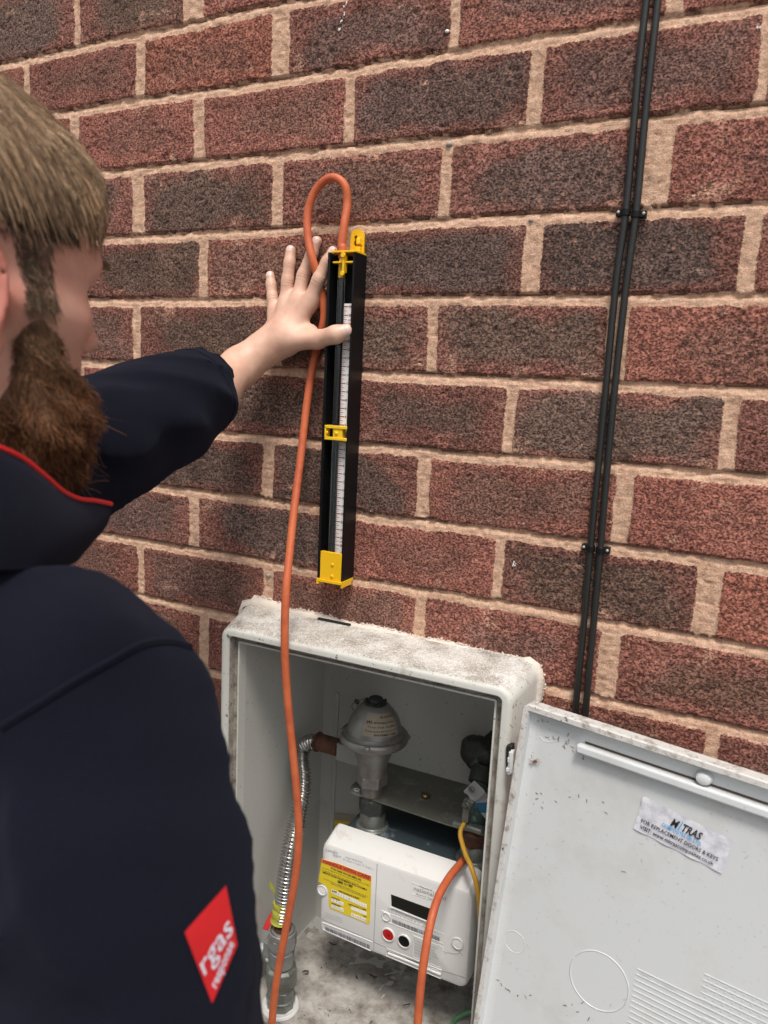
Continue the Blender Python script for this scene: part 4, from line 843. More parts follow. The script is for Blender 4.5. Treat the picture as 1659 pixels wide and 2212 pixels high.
# ------------------------------------------------------------------ signed-distance modelling for the figure
def _v(p): return np.array(p, dtype=np.float64)
def s_ball(P, c, r): return np.linalg.norm(P-_v(c), axis=-1)-r
def s_ell(P, c, r, Mx=None):
    q = P-_v(c)
    if Mx is not None: q = q @ Mx            # columns of Mx = ellipsoid axes
    r = _v(r); k0 = np.linalg.norm(q/r, axis=-1); k1 = np.linalg.norm(q/(r*r), axis=-1); return k0*(k0-1)/np.maximum(k1, 1e-9)
def s_cone(P, a, b, ra, rb):
    a, b = _v(a), _v(b); ab = b-a; t = np.clip(((P-a) @ ab)/max(ab @ ab, 1e-12), 0, 1)
    return np.linalg.norm(P-a-t[..., None]*ab, axis=-1)-(ra+(rb-ra)*t)
def s_chain(P, pts, rs, k=.01):
    d = None
    for i in range(len(pts)-1):
        e = s_cone(P, pts[i], pts[i+1], rs[i], rs[i+1]); d = e if d is None else smin(d, e, k)
    return d
def smin(a, b, k):
    h = np.clip(.5+.5*(b-a)/k, 0, 1); return b*(1-h)+a*h-k*h*(1-h)
def ssub(a, b, k): return -smin(-a, b, k)     # a minus b
def surface(f, lo, hi, h, chunk=60):
    lo = _v(lo); hi = _v(hi); n = np.ceil((hi-lo)/h).astype(int)+1
    gx, gy, gz = [lo[i]+h*np.arange(n[i]) for i in range(3)]
    F = np.empty(tuple(n), np.float32)
    for i in range(0, n[0], chunk):
        P = np.stack(np.meshgrid(gx[i:i+chunk], gy, gz, indexing='ij'), -1); F[i:i+chunk] = f(P)
    ins = F < 0; cnt = np.zeros(tuple(n-1), np.int8)
    for dx in (0, 1):
        for dy in (0, 1):
            for dz in (0, 1): cnt += ins[dx:n[0]-1+dx, dy:n[1]-1+dy, dz:n[2]-1+dz]
    act = (cnt > 0) & (cnt < 8); ids = np.full(act.shape, -1, np.int64); I = np.argwhere(act); ids[act] = np.arange(len(I))
    acc = np.zeros((len(I), 3)); num = np.zeros(len(I)); corners = [(0,0,0),(1,0,0),(0,1,0),(1,1,0),(0,0,1),(1,0,1),(0,1,1),(1,1,1)]
    vals = [F[I[:, 0]+c[0], I[:, 1]+c[1], I[:, 2]+c[2]].astype(float) for c in corners]
    for a in range(8):
        for b in range(a+1, 8):
            ca, cb = np.array(corners[a]), np.array(corners[b])
            if np.abs(ca-cb).sum() != 1: continue
            m = (vals[a] < 0) != (vals[b] < 0); t = np.where(m, vals[a]/np.where(m, vals[a]-vals[b], 1), 0)
            acc += np.where(m[:, None], ca+t[:, None]*(cb-ca), 0); num += m
    V_ = lo+(I+acc/num[:, None])*h
    for _ in range(2):                        # settle on the surface
        d = f(V_); g = np.stack([(f(V_+e)-f(V_-e)) for e in np.eye(3)*h*.3], -1)/(h*.6); V_ = V_-np.clip(d, -h, h)[:, None]*g/np.maximum((g*g).sum(-1), .2)[:, None]
    Q = []
    for ax in range(3):
        s1 = [slice(None)]*3; s2 = [slice(None)]*3; s1[ax] = slice(0, -1); s2[ax] = slice(1, None)
        A = ins[tuple(s1)]; B = ins[tuple(s2)]; E_ = np.argwhere(A != B); u, v = (ax+1) % 3, (ax+2) % 3
        ok = (E_[:, u] > 0) & (E_[:, v] > 0) & (E_[:, u] < n[u]-1) & (E_[:, v] < n[v]-1); E_ = E_[ok]
        def cell(du, dv): c = E_.copy(); c[:, u] += du; c[:, v] += dv; return ids[c[:, 0], c[:, 1], c[:, 2]]
        q = np.stack([cell(-1, -1), cell(0, -1), cell(0, 0), cell(-1, 0)], -1); fl = ~A[E_[:, 0], E_[:, 1], E_[:, 2]]; q[fl] = q[fl][:, ::-1]; Q.append(q)
    return V_, np.concatenate(Q)
def lap(V_, Q, it=3, w=.5):
    E_ = np.concatenate([Q[:, [0, 1]], Q[:, [1, 2]], Q[:, [2, 3]], Q[:, [3, 0]]]); cnt = np.bincount(E_[:, 0], minlength=len(V_))+np.bincount(E_[:, 1], minlength=len(V_))
    for _ in range(it):
        A = np.stack([np.bincount(E_[:, 0], V_[E_[:, 1], k], len(V_))+np.bincount(E_[:, 1], V_[E_[:, 0], k], len(V_)) for k in range(3)], -1); V_ = V_*(1-w)+w*A/np.maximum(cnt, 1)[:, None]
    return V_
def np_mesh(name, parts, mats, parent=None, smooth=True, col_attr=None):
    """parts: list of (verts, quads, material index)"""
    vs = np.concatenate([p[0] for p in parts]); off = 0; qs, ms = [], []
    for v, q, mi in parts: qs.append(q+off); ms.append(np.full(len(q), mi, np.int32)); off += len(v)
    q = np.concatenate(qs); ms = np.concatenate(ms); k = q.shape[1]
    me = bpy.data.meshes.new(name); me.vertices.add(len(vs)); me.vertices.foreach_set('co', vs.astype(np.float32).ravel()); me.loops.add(q.size); me.loops.foreach_set('vertex_index', q.astype(np.int32).ravel())
    me.polygons.add(len(q)); me.polygons.foreach_set('loop_start', np.arange(0, q.size, k, dtype=np.int32)); me.polygons.foreach_set('loop_total', np.full(len(q), k, np.int32))
    me.polygons.foreach_set('material_index', ms); me.update(calc_edges=True); me.polygons.foreach_set('use_smooth', np.full(len(q), smooth))
    for m in (mats if isinstance(mats, (list, tuple)) else [mats]): me.materials.append(m)
    if col_attr is not None:
        a = me.attributes.new('hcol', 'FLOAT_COLOR', 'POINT'); a.data.foreach_set('color', col_attr.astype(np.float32).ravel())
    o = bpy.data.objects.new(name, me); col.objects.link(o)
    if parent is not None: o.parent = parent; o.matrix_parent_inverse = Matrix.Translation(parent_loc(parent)).inverted()
    return o
def strands(roots, step, nseg, r0, colr, seed=0):
    """roots (N,3); step(i, P, prev) -> next points; returns verts, quads, colours"""
    N = len(roots); L = [roots]; 
    for i in range(nseg): L.append(step(i, L[-1], L[-2] if i else None))
    L = np.stack(L, 1); T = np.gradient(L, axis=1); T /= np.linalg.norm(T, axis=-1, keepdims=True)+1e-12
    up = np.random.default_rng(seed).normal(size=(N, 1, 3)); a = np.cross(T, up); a /= np.linalg.norm(a, axis=-1, keepdims=True)+1e-12; b = np.cross(T, a)
    w = np.linspace(1, .25, nseg+1)[None, :, None]*np.asarray(r0).reshape(-1, 1, 1)
    ring = np.stack([L+w*(a*math.cos(t)+b*math.sin(t)) for t in (0, 2.094, 4.188)], 2)      # N, S, 3, 3
    S = nseg+1; V_ = ring.reshape(-1, 3); base = (np.arange(N)*S*3)[:, None, None]+(np.arange(nseg)*3)[None, :, None]; j = np.arange(3)[None, None, :]; j2 = (j+1) % 3
    q = np.stack([base+j, base+j2, base+3+j2, base+3+j], -1).reshape(-1, 4)
    c = np.repeat(colr, S*3, axis=0); c = np.concatenate([c, np.ones((len(c), 1))], 1); return V_, q, c
def grad(f, P, e=.0015): g = np.stack([f(P+d)-f(P-d) for d in np.eye(3)*e], -1); return g/(np.linalg.norm(g, axis=-1, keepdims=True)+1e-9)

# ---------- head frame: x = his right, y = where he faces, z = up
HC = _v(HEADC); ya = R(HYAW); pt = R(HPITCH); rl = R(HROLL)
_x = _v((math.cos(ya), -math.sin(ya), 0)); _y = _v((math.sin(ya)*math.cos(pt), math.cos(ya)*math.cos(pt), math.sin(pt))); _z = np.cross(_x, _y)
_x2 = _x*math.cos(rl)+_z*math.sin(rl); _z = -_x*math.sin(rl)+_z*math.cos(rl); _x = _x2
HM = np.stack([_x, _y, _z], 0)
def toW(p): return HC+_v(p) @ HM
def toL(P): return (P-HC) @ HM.T
def f_head(Q, ears=True):             # Q in head coordinates
    X_ = Q.copy(); X_[..., 0] = np.abs(X_[..., 0])
    d = s_ell(X_, (0, -.018, .036), (.0765, .098, .086)); d = smin(d, s_ell(X_, (0, .036, .024), (.066, .058, .062)), .02)
    d = smin(d, s_ell(X_, (0, .034, -.045), (.057, .056, .072)), .025); d = smin(d, s_ell(X_, (.046, .0, -.060), (.018, .034, .038)), .025)
    d = smin(d, s_ball(X_, (0, .072, -.098), .020), .02); d = smin(d, s_cone(X_, (.050, .052, -.020), (.066, .005, -.012), .017, .012), .02)
    d = smin(d, s_cone(X_, (.0, .082, .016), (.043, .077, .020), .010, .0105), .012)
    d = ssub(d, s_ell(X_, (.031, .096, -.004), (.017, .016, .012)), .012); d = smin(d, s_ball(X_, (.031, .0715, -.004), .0125), .003)
    d = smin(d, s_cone(X_, (0, .086, .002), (0, .110, -.030), .0065, .0092), .008); d = smin(d, s_ball(X_, (.011, .098, -.034), .0072), .006)
    d = smin(d, s_ell(X_, (0, .086, -.062), (.024, .012, .006)), .006); d = smin(d, s_ell(X_, (0, .085, -.071), (.020, .012, .006)), .005)
    d = smin(d, s_chain(X_, [(0, -.030, -.050), (0, -.045, -.12), (0, -.060, -.20)], [.058, .058, .066], .02), .02)
    # ear
    ea = np.array([[.94, -.34, 0], [.33, .92, -.20], [.07, .19, .98]]).T
    Xe = X_+np.array([.003, .009, 0])
    e = s_ell(Xe, (.083, -.018, -.012), (.0075, .0185, .0315), ea); e = ssub(e, s_ell(Xe, (.0895, -.013, -.008), (.0065, .0115, .020), ea), .004)
    e = smin(e, s_ell(Xe, (.081, -.010, -.038), (.0065, .010, .011)), .006); e = smin(e, s_ball(Xe, (.077, .0, -.014), .006), .006)
    e = smin(e, s_chain(Xe, [(.090, -.026, .006), (.093, -.024, -.012), (.088, -.016, -.022)], [.0035, .0035, .003], .004), .003)
    return smin(d, e, .006)
# ---------- hand: left palm flat on the wall, thumb pressing the gauge
def hp_(x, y, yy): return np.array(at(*hc(x, y), yy))
PK = [[hp_(158, 1068, -.0070), hp_(166, 1165, -.0098), hp_(180, 1290, -.0120), hp_(205, 1440, -.0140)], [hp_(357, 825, -.0068), hp_(345, 950, -.0100), hp_(325, 1130, -.0130), hp_(312, 1350, -.0150)],
      [hp_(608, 738, -.0062), hp_(560, 860, -.0080), hp_(478, 1070, -.0110), hp_(428, 1300, -.0150)], [hp_(765, 835, -.0150), hp_(705, 940, -.0175), hp_(625, 1110, -.0200), hp_(540, 1330, -.0180)]]
PR = [[.0055, .0064, .0069, .0078], [.0062, .0072, .0078, .0087], [.0063, .0073, .0081, .0090], [.0060, .0070, .0081, .0090]]
TH = [hp_(898, 1600, -.0290), hp_(790, 1640, -.0330), hp_(610, 1690, -.0300), hp_(390, 1690, -.0330)]; TR_ = [.0078, .0102, .0108, .0140]
WR = [hp_(250, 1700, -.030), hp_(90, 1790, -.040), np.array(V(520, 792, .955)), np.array(V(468, 836, .915)), np.array(V(400, 872, .88))]
def f_hand(P):
    d = None
    for c, r in zip(PK, PR):
        e = s_chain(P, c, r, .004); k_ = .0035
        d = e if d is None else smin(d, e, k_)
    for i in range(4):                      # metacarpals
        tgt = [hp_(205, 1640, -.026), hp_(255, 1650, -.028), hp_(300, 1650, -.029), hp_(350, 1640, -.029)][i]
        d = smin(d, s_cone(P, PK[i][3], tgt, PR[i][3]*1.02, .0135), .010)
    d = smin(d, s_chain(P, TH, TR_, .006), .009)
    d = smin(d, s_cone(P, hp_(560, 1600, -.022), hp_(330, 1640, -.026), .0065, .014), .012)    # web of the thumb
    d = smin(d, s_chain(P, WR, [.0215, .0195, .0225, .0265, .031], .015), .016)
    for i in range(4): d = d-.0017*np.exp(-(s_cone(P, PK[i][3], [hp_(205, 1640, -.026), hp_(255, 1650, -.028), hp_(300, 1650, -.029), hp_(350, 1640, -.029)][i]+np.array([0, -.008, 0]), .006, .006)/.004)**2) if i else d
    # creases over the knuckles
    for c, r in zip(PK, PR):
        for j, dep in ((2, .0009), (1, .0006)):
            ax_ = (c[j+1]-c[j-1])/np.linalg.norm(c[j+1]-c[j-1]); t_ = (P-c[j]) @ ax_; near = np.exp(-(np.linalg.norm(P-c[j], axis=-1)/(r[j]*1.5))**4)
            d = d+dep*near*(np.exp(-(t_/.0008)**2)+.8*np.exp(-((t_-.0028)/.0008)**2)+.6*np.exp(-((t_+.0026)/.0008)**2))*1.1
    return d
skin = mat('skin', (.62, .36, .29), .5, Subsurface_Weight=.15, Subsurface_Scale=.004); skin.node_tree.nodes['Principled BSDF'].inputs['Subsurface Radius'].default_value = (1, .35, .2); k = NT(skin)
k.color(k.mix(k.ramp(k.noise(34, 4, .6), [(.35, 0.0), (.7, 1.0)]), (.62, .36, .28), (.53, .26, .20))); k.bump(k.noise(900, 3, .6), .25, .0003)
_ec = toW((.083, -.027, -.010)); vd = k.n('ShaderNodeVectorMath', operation='DISTANCE'); k.l(k.co, vd.inputs[0]); vd.inputs[1].default_value = tuple(_ec)
_bc = skin.node_tree.nodes['Principled BSDF'].inputs['Base Color'].links[0].from_socket; k.color(k.mix(k.ramp(vd.outputs['Value'], [(.018, .75), (.042, 0.0)]), _bc, (.52, .16, .12)))
skinh = mat('hand_skin', (.66, .46, .35), .48, Subsurface_Weight=.12, Subsurface_Scale=.004); k = NT(skinh)
k.color(k.mix(k.ramp(k.noise(40, 4, .6), [(.35, 0.0), (.7, 1.0)]), (.70, .445, .33), (.57, .325, .24))); k.bump(k.noise(1000, 3, .6), .25, .0003)
person = empty('person', (.33, -.56, -2.1)); tag(person, 'bearded man in dark navy fleece with red collar piping, pressing the gauge to the wall', 'person')
hv, hq = surface(lambda P: f_head(P), (-.105, -.125, -.20), (.105, .13, .13), HEADRES); hv = lap(hv, hq, 2)
hv_w = HC+hv @ HM
av, aq = surface(f_hand, np.min([*PK[0], *PK[1], *PK[2], *PK[3], *TH, *WR], 0)-.04, np.max([*PK[0], *PK[1], *PK[2], *PK[3], *TH, *WR], 0)+.04, HANDRES); av = lap(av, aq, 1, .3)
# plain torso and arms under the clothes, so that head and hand belong to one figure
NB = toW((0, -.055, -.17)); LS = np.array(V(-340, 1404, .62)); LE = np.array(V(60, 1075, .74))
def f_core(P):
    d = s_chain(P, [toW((0, -.05, -.12)), NB, (.33, -.56, -.80), (.33, -.55, -1.15)], [.045, .045, .07, .09], .04); d = smin(d, s_chain(P, [NB+np.array([-.02, 0, -.05]), LS, LE, np.array(V(400, 872, .88))], [.035, .038, .034, .028], .03), .04); return d
cv, cq = surface(f_core, (.0-.12, -.75, -1.30), (.55, .02, -.50), .010)
body = np_mesh('body', [(hv_w, hq, 0), (av, aq, 1), (cv, cq, 0)], [skin, skinh], person)
# finger nails
nail = mat('nail', (.70, .50, .44), .25)
for i, (c, r) in enumerate(list(zip(PK, PR))+[(TH, TR_)]):
    d_ = (c[0]-c[1])/np.linalg.norm(c[0]-c[1]); o_ = np.array([0, -1., 0])
    if i == 4: o_ = np.array([.55, -.8, .15])
    if i == 3: o_ = np.array([-.15, -1, .2])
    o_ = o_-d_*(o_ @ d_); o_ /= np.linalg.norm(o_); s_ = np.cross(d_, o_); rr = r[0]*1.02; b = MB(); rings_ = []
    for t in np.linspace(-.35, 1.0, 7):
        row = []
        for a_ in np.linspace(-R(52), R(52), 9):
            w_ = math.sqrt(max(0, 1-max(0, (t-.55)/.5)**2)) if t > .55 else 1; w_ *= (.75+.25*min(1, (t+.35)/.3))
            ang = a_*max(w_, .15); q_ = c[0]+d_*(t*rr*1.15-.15*rr)+rr*(s_*math.sin(ang)+o_*math.cos(ang)*(1-.16*max(0, t)**2))
            dd = float(f_hand(q_[None])[0]); g_ = grad(f_hand, q_[None], .0008)[0]; row.append(q_-g_*(dd-.00022))
        rings_.append(row)
    b.rings(rings_, 0, False, False, closed=False); o = b.build('finger_nail', nail, body, 60)
# ---------- hair and beard
def fibre(name, rough=.42):
    m = mat(name, (.3, .2, .1), rough); k = NT(m); a = k.n('ShaderNodeAttribute'); a.attribute_name = 'hcol'; k.color(a.outputs['Color']); m.node_tree.nodes['Principled BSDF'].inputs['Specular IOR Level'].default_value = .35; return m
mhair = fibre('hair_fibre')
def proj_surf(f, P, n=3, off=0):
    for _ in range(n): P = P-(f(P)-off)[:, None]*grad(f, P)
    return P
fh = lambda P: f_head(P)
fskull = lambda X_: smin(smin(s_ell(X_, (0, -.018, .036), (.0765, .098, .086)), s_ell(X_, (0, .030, .020), (.066, .058, .062)), .02), s_ell(X_, (0, .048, .056), (.056, .030, .034)), .03)
def hairline(Q):     # >0 where scalp hair grows
    x, y, z = np.abs(Q[:, 0]), Q[:, 1], Q[:, 2]
    front = .060+.10*(z-.05); side = z-(.018+.25*np.maximum(y, 0))+np.maximum(-y, 0)*.9
    burn = ((y > .004) & (y < .030) & (z > -.02) & (x > .05))
    return ((z > .055) & (y < .072+.0*front)) | ((side > 0) & (y < .052)) | burn
rh = np.random.default_rng(11)
Q = rh.normal(size=(120000, 3)); Q /= np.linalg.norm(Q, axis=-1, keepdims=True); Q = Q*np.array([.09, .11, .10])+np.array([0, -.01, .03]); Q = Q[Q[:, 0] > -.20]; Q = proj_surf(fh, Q, 4); Q = Q[hairline(Q)]; Q = Q[~((np.abs(Q[:, 0]) > .066) & (np.abs(Q[:, 1]+.025) < .026) & (Q[:, 2] < .026))]
top = Q[:, 2]+.12*np.maximum(Q[:, 1], 0) > .066+.012*rh.normal(size=len(Q))*.6
def hair_cols(n, lo, hi, r, p=1.4):
    t = r.random((n, 1))**p; c = np.array(lo)*(1-t)+np.array(hi)*t; return c*(.75+.5*r.random((n, 1)))
# cap under the strands
def f_cap(X_):
    d = s_ell(X_, (0, -.018, .036), (.0785, .1005, .0885)); d = smin(d, s_ell(X_, (0, .044, .060), (.054, .030, .032)), .03); d = np.maximum(d, -(X_[..., 2]-(.062+.0*X_[..., 1]))-.0*X_[..., 1]); return d
kv, kq = surface(f_cap, (-.1, -.14, .02), (.1, .13, .16), .004)
hairmat = mat('hair_mass', (.075, .055, .033), .6); k = NT(hairmat); k.color(k.ramp(k.noise(60, 5, .7, 1.0, sc=(2.5, .6, .6)), [(.3, (.045, .032, .02)), (.7, (.19, .12, .065))])); k.bump(k.noise(120, 4, .7, sc=(4, .7, .7)), .8, .004)
cap = np_mesh('hair', [(HC+kv @ HM, kq, 0)], hairmat, person)
T_ = Q[top]; T_ = T_[:28000]; nT = len(T_)
clump = .5*np.stack([np.sin(T_[:, 0]*260+T_[:, 1]*90), np.cos(T_[:, 1]*170-T_[:, 0]*80), np.sin(T_[:, 0]*150+1)], -1)
len_ = .012+.009*rh.random(nT); jit = rh.normal(size=nT)
def st_top(i, P, prev):
    g = grad(fskull, P); dirv = np.stack([P[:, 0]*1.2+.10*clump[:, 0]+.10, .95-9*np.maximum(np.abs(P[:, 0])-.035, 0), -.15-.06*i-16*np.maximum(np.abs(P[:, 0])-.030, 0)], -1)
    dirv[:, 1] -= np.maximum(P[:, 1]-.070, 0)*32; dirv[:, 2] -= np.maximum(P[:, 1]-.055, 0)*26
    dirv = dirv-g*np.minimum((dirv*g).sum(-1), 0)[:, None]; dirv += g*(.30 if i < 1 else .03)+clump*.13+rh.normal(size=P.shape)*.06
    dirv /= np.linalg.norm(dirv, axis=-1, keepdims=True); zl = .056+.012*clump[:, 0]+.16*np.maximum(P[:, 1]-.04, 0)+.011*jit; nP = P+dirv*(len_*np.clip((P[:, 2]-zl)/.012, .04, 1))[:, None]*(.55 if i == 0 else 1)
    d = fskull(nP); tgt = .002+.0022*np.minimum(i, 3)+.003*clump[:, 2]+.0022*jit; return nP+g*np.maximum(tgt-d, 0)[:, None]-g*np.maximum(d-tgt-.003, 0)[:, None]*.9
tone = .5+.25*np.sin(T_[:, 0]*420+T_[:, 1]*60+2*clump[:, 1])+.25*np.sin(T_[:, 0]*190-T_[:, 2]*210+1)
ct = hair_cols(nT, (.18, .112, .066), (.88, .62, .40), rh, 1.1)*(.50+1.05*tone[:, None]**2)
v1, q1, c1 = strands(T_, st_top, 9, .00028+.00014*rh.random(nT), ct)
S_ = Q[~top][:16000]; nS = len(S_); ls = .0040+.0015*rh.random(nS)+.10*np.clip(S_[:, 2]-.03, 0, .04)
def st_side(i, P, prev):
    g = grad(fh, P); dirv = np.stack([np.zeros(nS), np.full(nS, .12), np.full(nS, -1.0)], -1)+g*.35+rh.normal(size=P.shape)*.2; dirv /= np.linalg.norm(dirv, axis=-1, keepdims=True); return P+dirv*ls[:, None]*.6
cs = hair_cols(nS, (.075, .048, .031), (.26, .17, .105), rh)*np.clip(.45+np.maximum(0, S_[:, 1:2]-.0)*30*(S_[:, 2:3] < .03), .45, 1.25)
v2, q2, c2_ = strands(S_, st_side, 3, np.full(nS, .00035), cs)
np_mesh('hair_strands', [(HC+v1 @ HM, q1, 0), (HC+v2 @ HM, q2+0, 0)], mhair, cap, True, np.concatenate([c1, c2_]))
# beard
def f_beard(X_):
    X_ = X_.copy(); X_[..., 0] = np.abs(X_[..., 0])
    d = s_ell(X_, (0, .050, -.090), (.046, .034, .038)); d = smin(d, s_ell(X_, (.042, .022, -.074), (.027, .046, .034)), .025); d = smin(d, s_ell(X_, (0, .052, -.114), (.038, .032, .024)), .025)
    d = smin(d, s_ball(X_, (.026, .066, -.080), .017), .018); d = smin(d, s_ball(X_, (0, .074, -.086), .019), .018)
    d = smin(d, s_cone(X_, (.060, .026, -.040), (.052, .026, -.080), .011, .026), .012); d = smin(d, s_cone(X_, (.0665, .012, .010), (.0625, .020, -.045), .0072, .0125), .012)
    return d
bv, bq = surface(f_beard, (-.09, -.04, -.17), (.09, .13, .04), .0035)
beardmat = mat('beard_mass', (.10, .045, .02), .75); k = NT(beardmat); k.color(k.ramp(k.noise(90, 5, .7), [(.3, (.07, .032, .015)), (.7, (.22, .11, .05))])); k.bump(k.noise(160, 4, .7), .9, .004)
bd = np_mesh('beard', [(HC+bv @ HM, bq, 0)], beardmat, person)
Bq = rh.random((110000, 3))*np.array([.16, .17, .20])+np.array([-.07, -.05, -.17]); Bq = proj_surf(f_beard, Bq, 4); outer = fh(Bq) > -.001; Bq = Bq[outer & (Bq[:, 2] < .03)][:22000]; nB = len(Bq)
cu_ = np.stack([np.sin(Bq[:, 2]*300+Bq[:, 1]*110), np.sin(Bq[:, 1]*240+Bq[:, 2]*60), np.cos(Bq[:, 0]*260+Bq[:, 2]*130)], -1); lowf = np.clip((-.02-Bq[:, 2])/.09, .12, 1); lb = (.0012+.0014*lowf)*(.6+.8*rh.random(nB)); lb *= np.where(rh.random(nB) < .012, 2.0, 1)
def st_b(i, P, prev):
    g = grad(f_beard, P); dirv = g*(.60-.13*i)+np.array([0, .22, -.80])+cu_*.5+rh.normal(size=P.shape)*.38; dirv /= np.linalg.norm(dirv, axis=-1, keepdims=True); return P+dirv*lb[:, None]
upf = np.clip((Bq[:, 2]+.075)/.10, 0, 1)[:, None]
cbd = hair_cols(nB, (.055, .022, .010), (.30, .125, .048), rh, 1.3)*(1-upf)+hair_cols(nB, (.08, .058, .038), (.26, .20, .13), rh, 1.2)*upf  # redder below; the shadow on the lower beard is also in this darker tone
v3, q3, c3_ = strands(Bq, st_b, 5, .00034+.00012*rh.random(nB), cbd, 3)
np_mesh('beard_strands', [(HC+v3 @ HM, q3, 0)], mhair, bd, True, c3_)
# brows and lashes
Eb = rh.random((700, 3))*np.array([.038, .0, .008])+np.array([.014, .10, .014]); Eb[:, 2] += .006*np.sin((Eb[:, 0]-.014)/.038*3.1); Eb2 = Eb*np.array([-1, 1, 1]); Eb = np.concatenate([Eb, Eb2]); Eb = proj_surf(fh, Eb, 5); nE = len(Eb)
def st_e(i, P, prev):
    d_ = np.stack([np.sign(P[:, 0])*.8, np.full(nE, .25), np.full(nE, .1-.25*i)], -1)+grad(fh, P)*.12+rh.normal(size=P.shape)*.12; d_ /= np.linalg.norm(d_, axis=-1, keepdims=True); return P+d_*.0024
v4, q4, c4_ = strands(Eb, st_e, 3, np.full(nE, .00028), hair_cols(nE, (.20, .13, .08), (.38, .27, .16), rh))
la = np.stack([np.linspace(.020, .043, 60), np.full(60, .0862), np.full(60, .0)], -1); la[:, 1] -= ((la[:, 0]-.031)/.012)**2*.006; la = np.concatenate([la, la*np.array([-1, 1, 1])]); nL = len(la)
def st_l(i, P, prev): return P+np.array([0, .0026, -.0008+.0009*i])+np.stack([np.sign(P[:, 0])*.0007, np.zeros(nL), np.zeros(nL)], -1)
v5, q5, c5_ = strands(la, st_l, 3, np.full(nL, .0002), hair_cols(nL, (.03, .02, .015), (.08, .05, .03), rh))
np_mesh('eyebrows', [(HC+v4 @ HM, q4, 0), (HC+v5 @ HM, q5, 0)], mhair, person, True, np.concatenate([c4_, c5_]))
# ---------- fleece jacket
def W(px, py, D): return np.array(V(px, py, D))
RA = [NB+np.array([.05, .0, -.045]), W(245, 1650, .470), W(226, 1790, .455), W(264, 1900, .450), W(256, 2010, .450), W(278, 2212, .455), W(330, 2420, .47), W(300, 2640, .49)]
RRr = [.050, .057, .065, .0665, .064, .067, .064, .060]
LA = [NB+np.array([-.05, .02, -.06]), LS, W(-120, 1210, .70), W(60, 1068, .745), W(205, 955, .79), W(330, 897, .845), W(392, 866, .875), W(456, 833, .912)]
LR = [.055, .068, .066, .063, .0635, .0590, .0530, .0470]
def fold(P, c, d, w, a, k=1.0):
    t = (P-_v(c)) @ (_v(d)/np.linalg.norm(d)); return a*np.exp(-(t/w)**2)
def f_jacket(P):
    d = s_chain(P, [NB+np.array([.0, .02, -.055]), (.325, -.545, -.78), (.325, -.54, -1.0), (.325, -.53, -1.32)], [.075, .130, .142, .158], .06); d = smin(d, s_cone(P, NB+np.array([0, -.048, -.008]), (.33, -.60, -.82), .074, .115), .04)
    d = smin(d, s_chain(P, RA, RRr, .03), .035); d = smin(d, s_ball(P, W(312, 1555, .510), .043), .03); d = smin(d, s_chain(P, [RA[0], W(150, 1415, .44), W(238, 1505, .455)], [.048, .040, .043], .03), .03)
    e = s_chain(P, LA, LR, .02)
    # open cuff
    cdir = (LA[-1]-LA[-2])/np.linalg.norm(LA[-1]-LA[-2]); e = np.maximum(e, (P-LA[-1]) @ cdir+.0); inner = s_cone(P, LA[-1]-cdir*.016, LA[-1]+cdir*.04, .034, .041); e = np.maximum(e, -inner)
    d = smin(d, e, .03)
    fs = np.clip((-.25-P[..., 1])/.2, .45, 1)*np.clip((-.08-P[..., 1])/.08, .2, 1); d = d+fs*.0035*np.sin(P[..., 2]*38+P[..., 0]*22+3*np.sin(P[..., 1]*14))*np.sin(P[..., 0]*17+P[..., 1]*13+1.3)+.0012*np.sin(P[..., 2]*95+P[..., 1]*60+2*np.sin(P[..., 0]*40))
    w1 = np.sin(P[..., 2]*46-P[..., 0]*30+P[..., 1]*18+1.6*np.sin(P[..., 2]*21+P[..., 1]*9)); w2 = np.sin(P[..., 0]*55+P[..., 2]*24-P[..., 1]*16+1.3*np.sin(P[..., 0]*19)); msk = .5+.5*np.sin(P[..., 2]*13+P[..., 0]*11+P[..., 1]*7)
    d = d-.0125*(1-np.abs(w1))**2.2*msk*np.clip(fs*1.4, 0, 1)-.0110*(1-np.abs(w2))**2.2*(1-msk)*np.clip(fs*1.8, 0, 1)+.0022
    return d
fleece = mat('navy_fleece', (.0085, .0095, .020), .95, Sheen_Weight=.05, Sheen_Roughness=.6); fleece.node_tree.nodes['Principled BSDF'].inputs['Sheen Tint'].default_value = (.35, .4, .6, 1); fleece.node_tree.nodes['Principled BSDF'].inputs['Specular IOR Level'].default_value = .15; k = NT(fleece)
nf = k.noise(700, 4, .7); k.color(k.mix(k.ramp(nf, [(.35, 0.0), (.7, 1.0)]), (.0026, .0031, .0075), (.0054, .0062, .0150))); k.bump(k.noise(900, 3, .7), .6, .0012)
jv, jq = surface(f_jacket, (-.10, -.80, -1.42), (.66, .04, -.43), JACKRES); jv = lap(jv, jq, 5)
jk = np_mesh('fleece_jacket', [(jv, jq, 0)], fleece, person)
bvh = BVHTree.FromPolygons([tuple(v) for v in jv], [tuple(q) for q in jq])
CV = Vector(CAM)
def onto(px, py, off=.0012):
    d = Vector(cf+(px-W0/2)/F0*cr-(py-H0/2)/F0*cu).normalized(); h = bvh.ray_cast(CV, d)
    if h[0] is None: return None
    n_ = h[1]; n_ = n_ if n_.dot(d) < 0 else -n_; return h[0]+n_*off
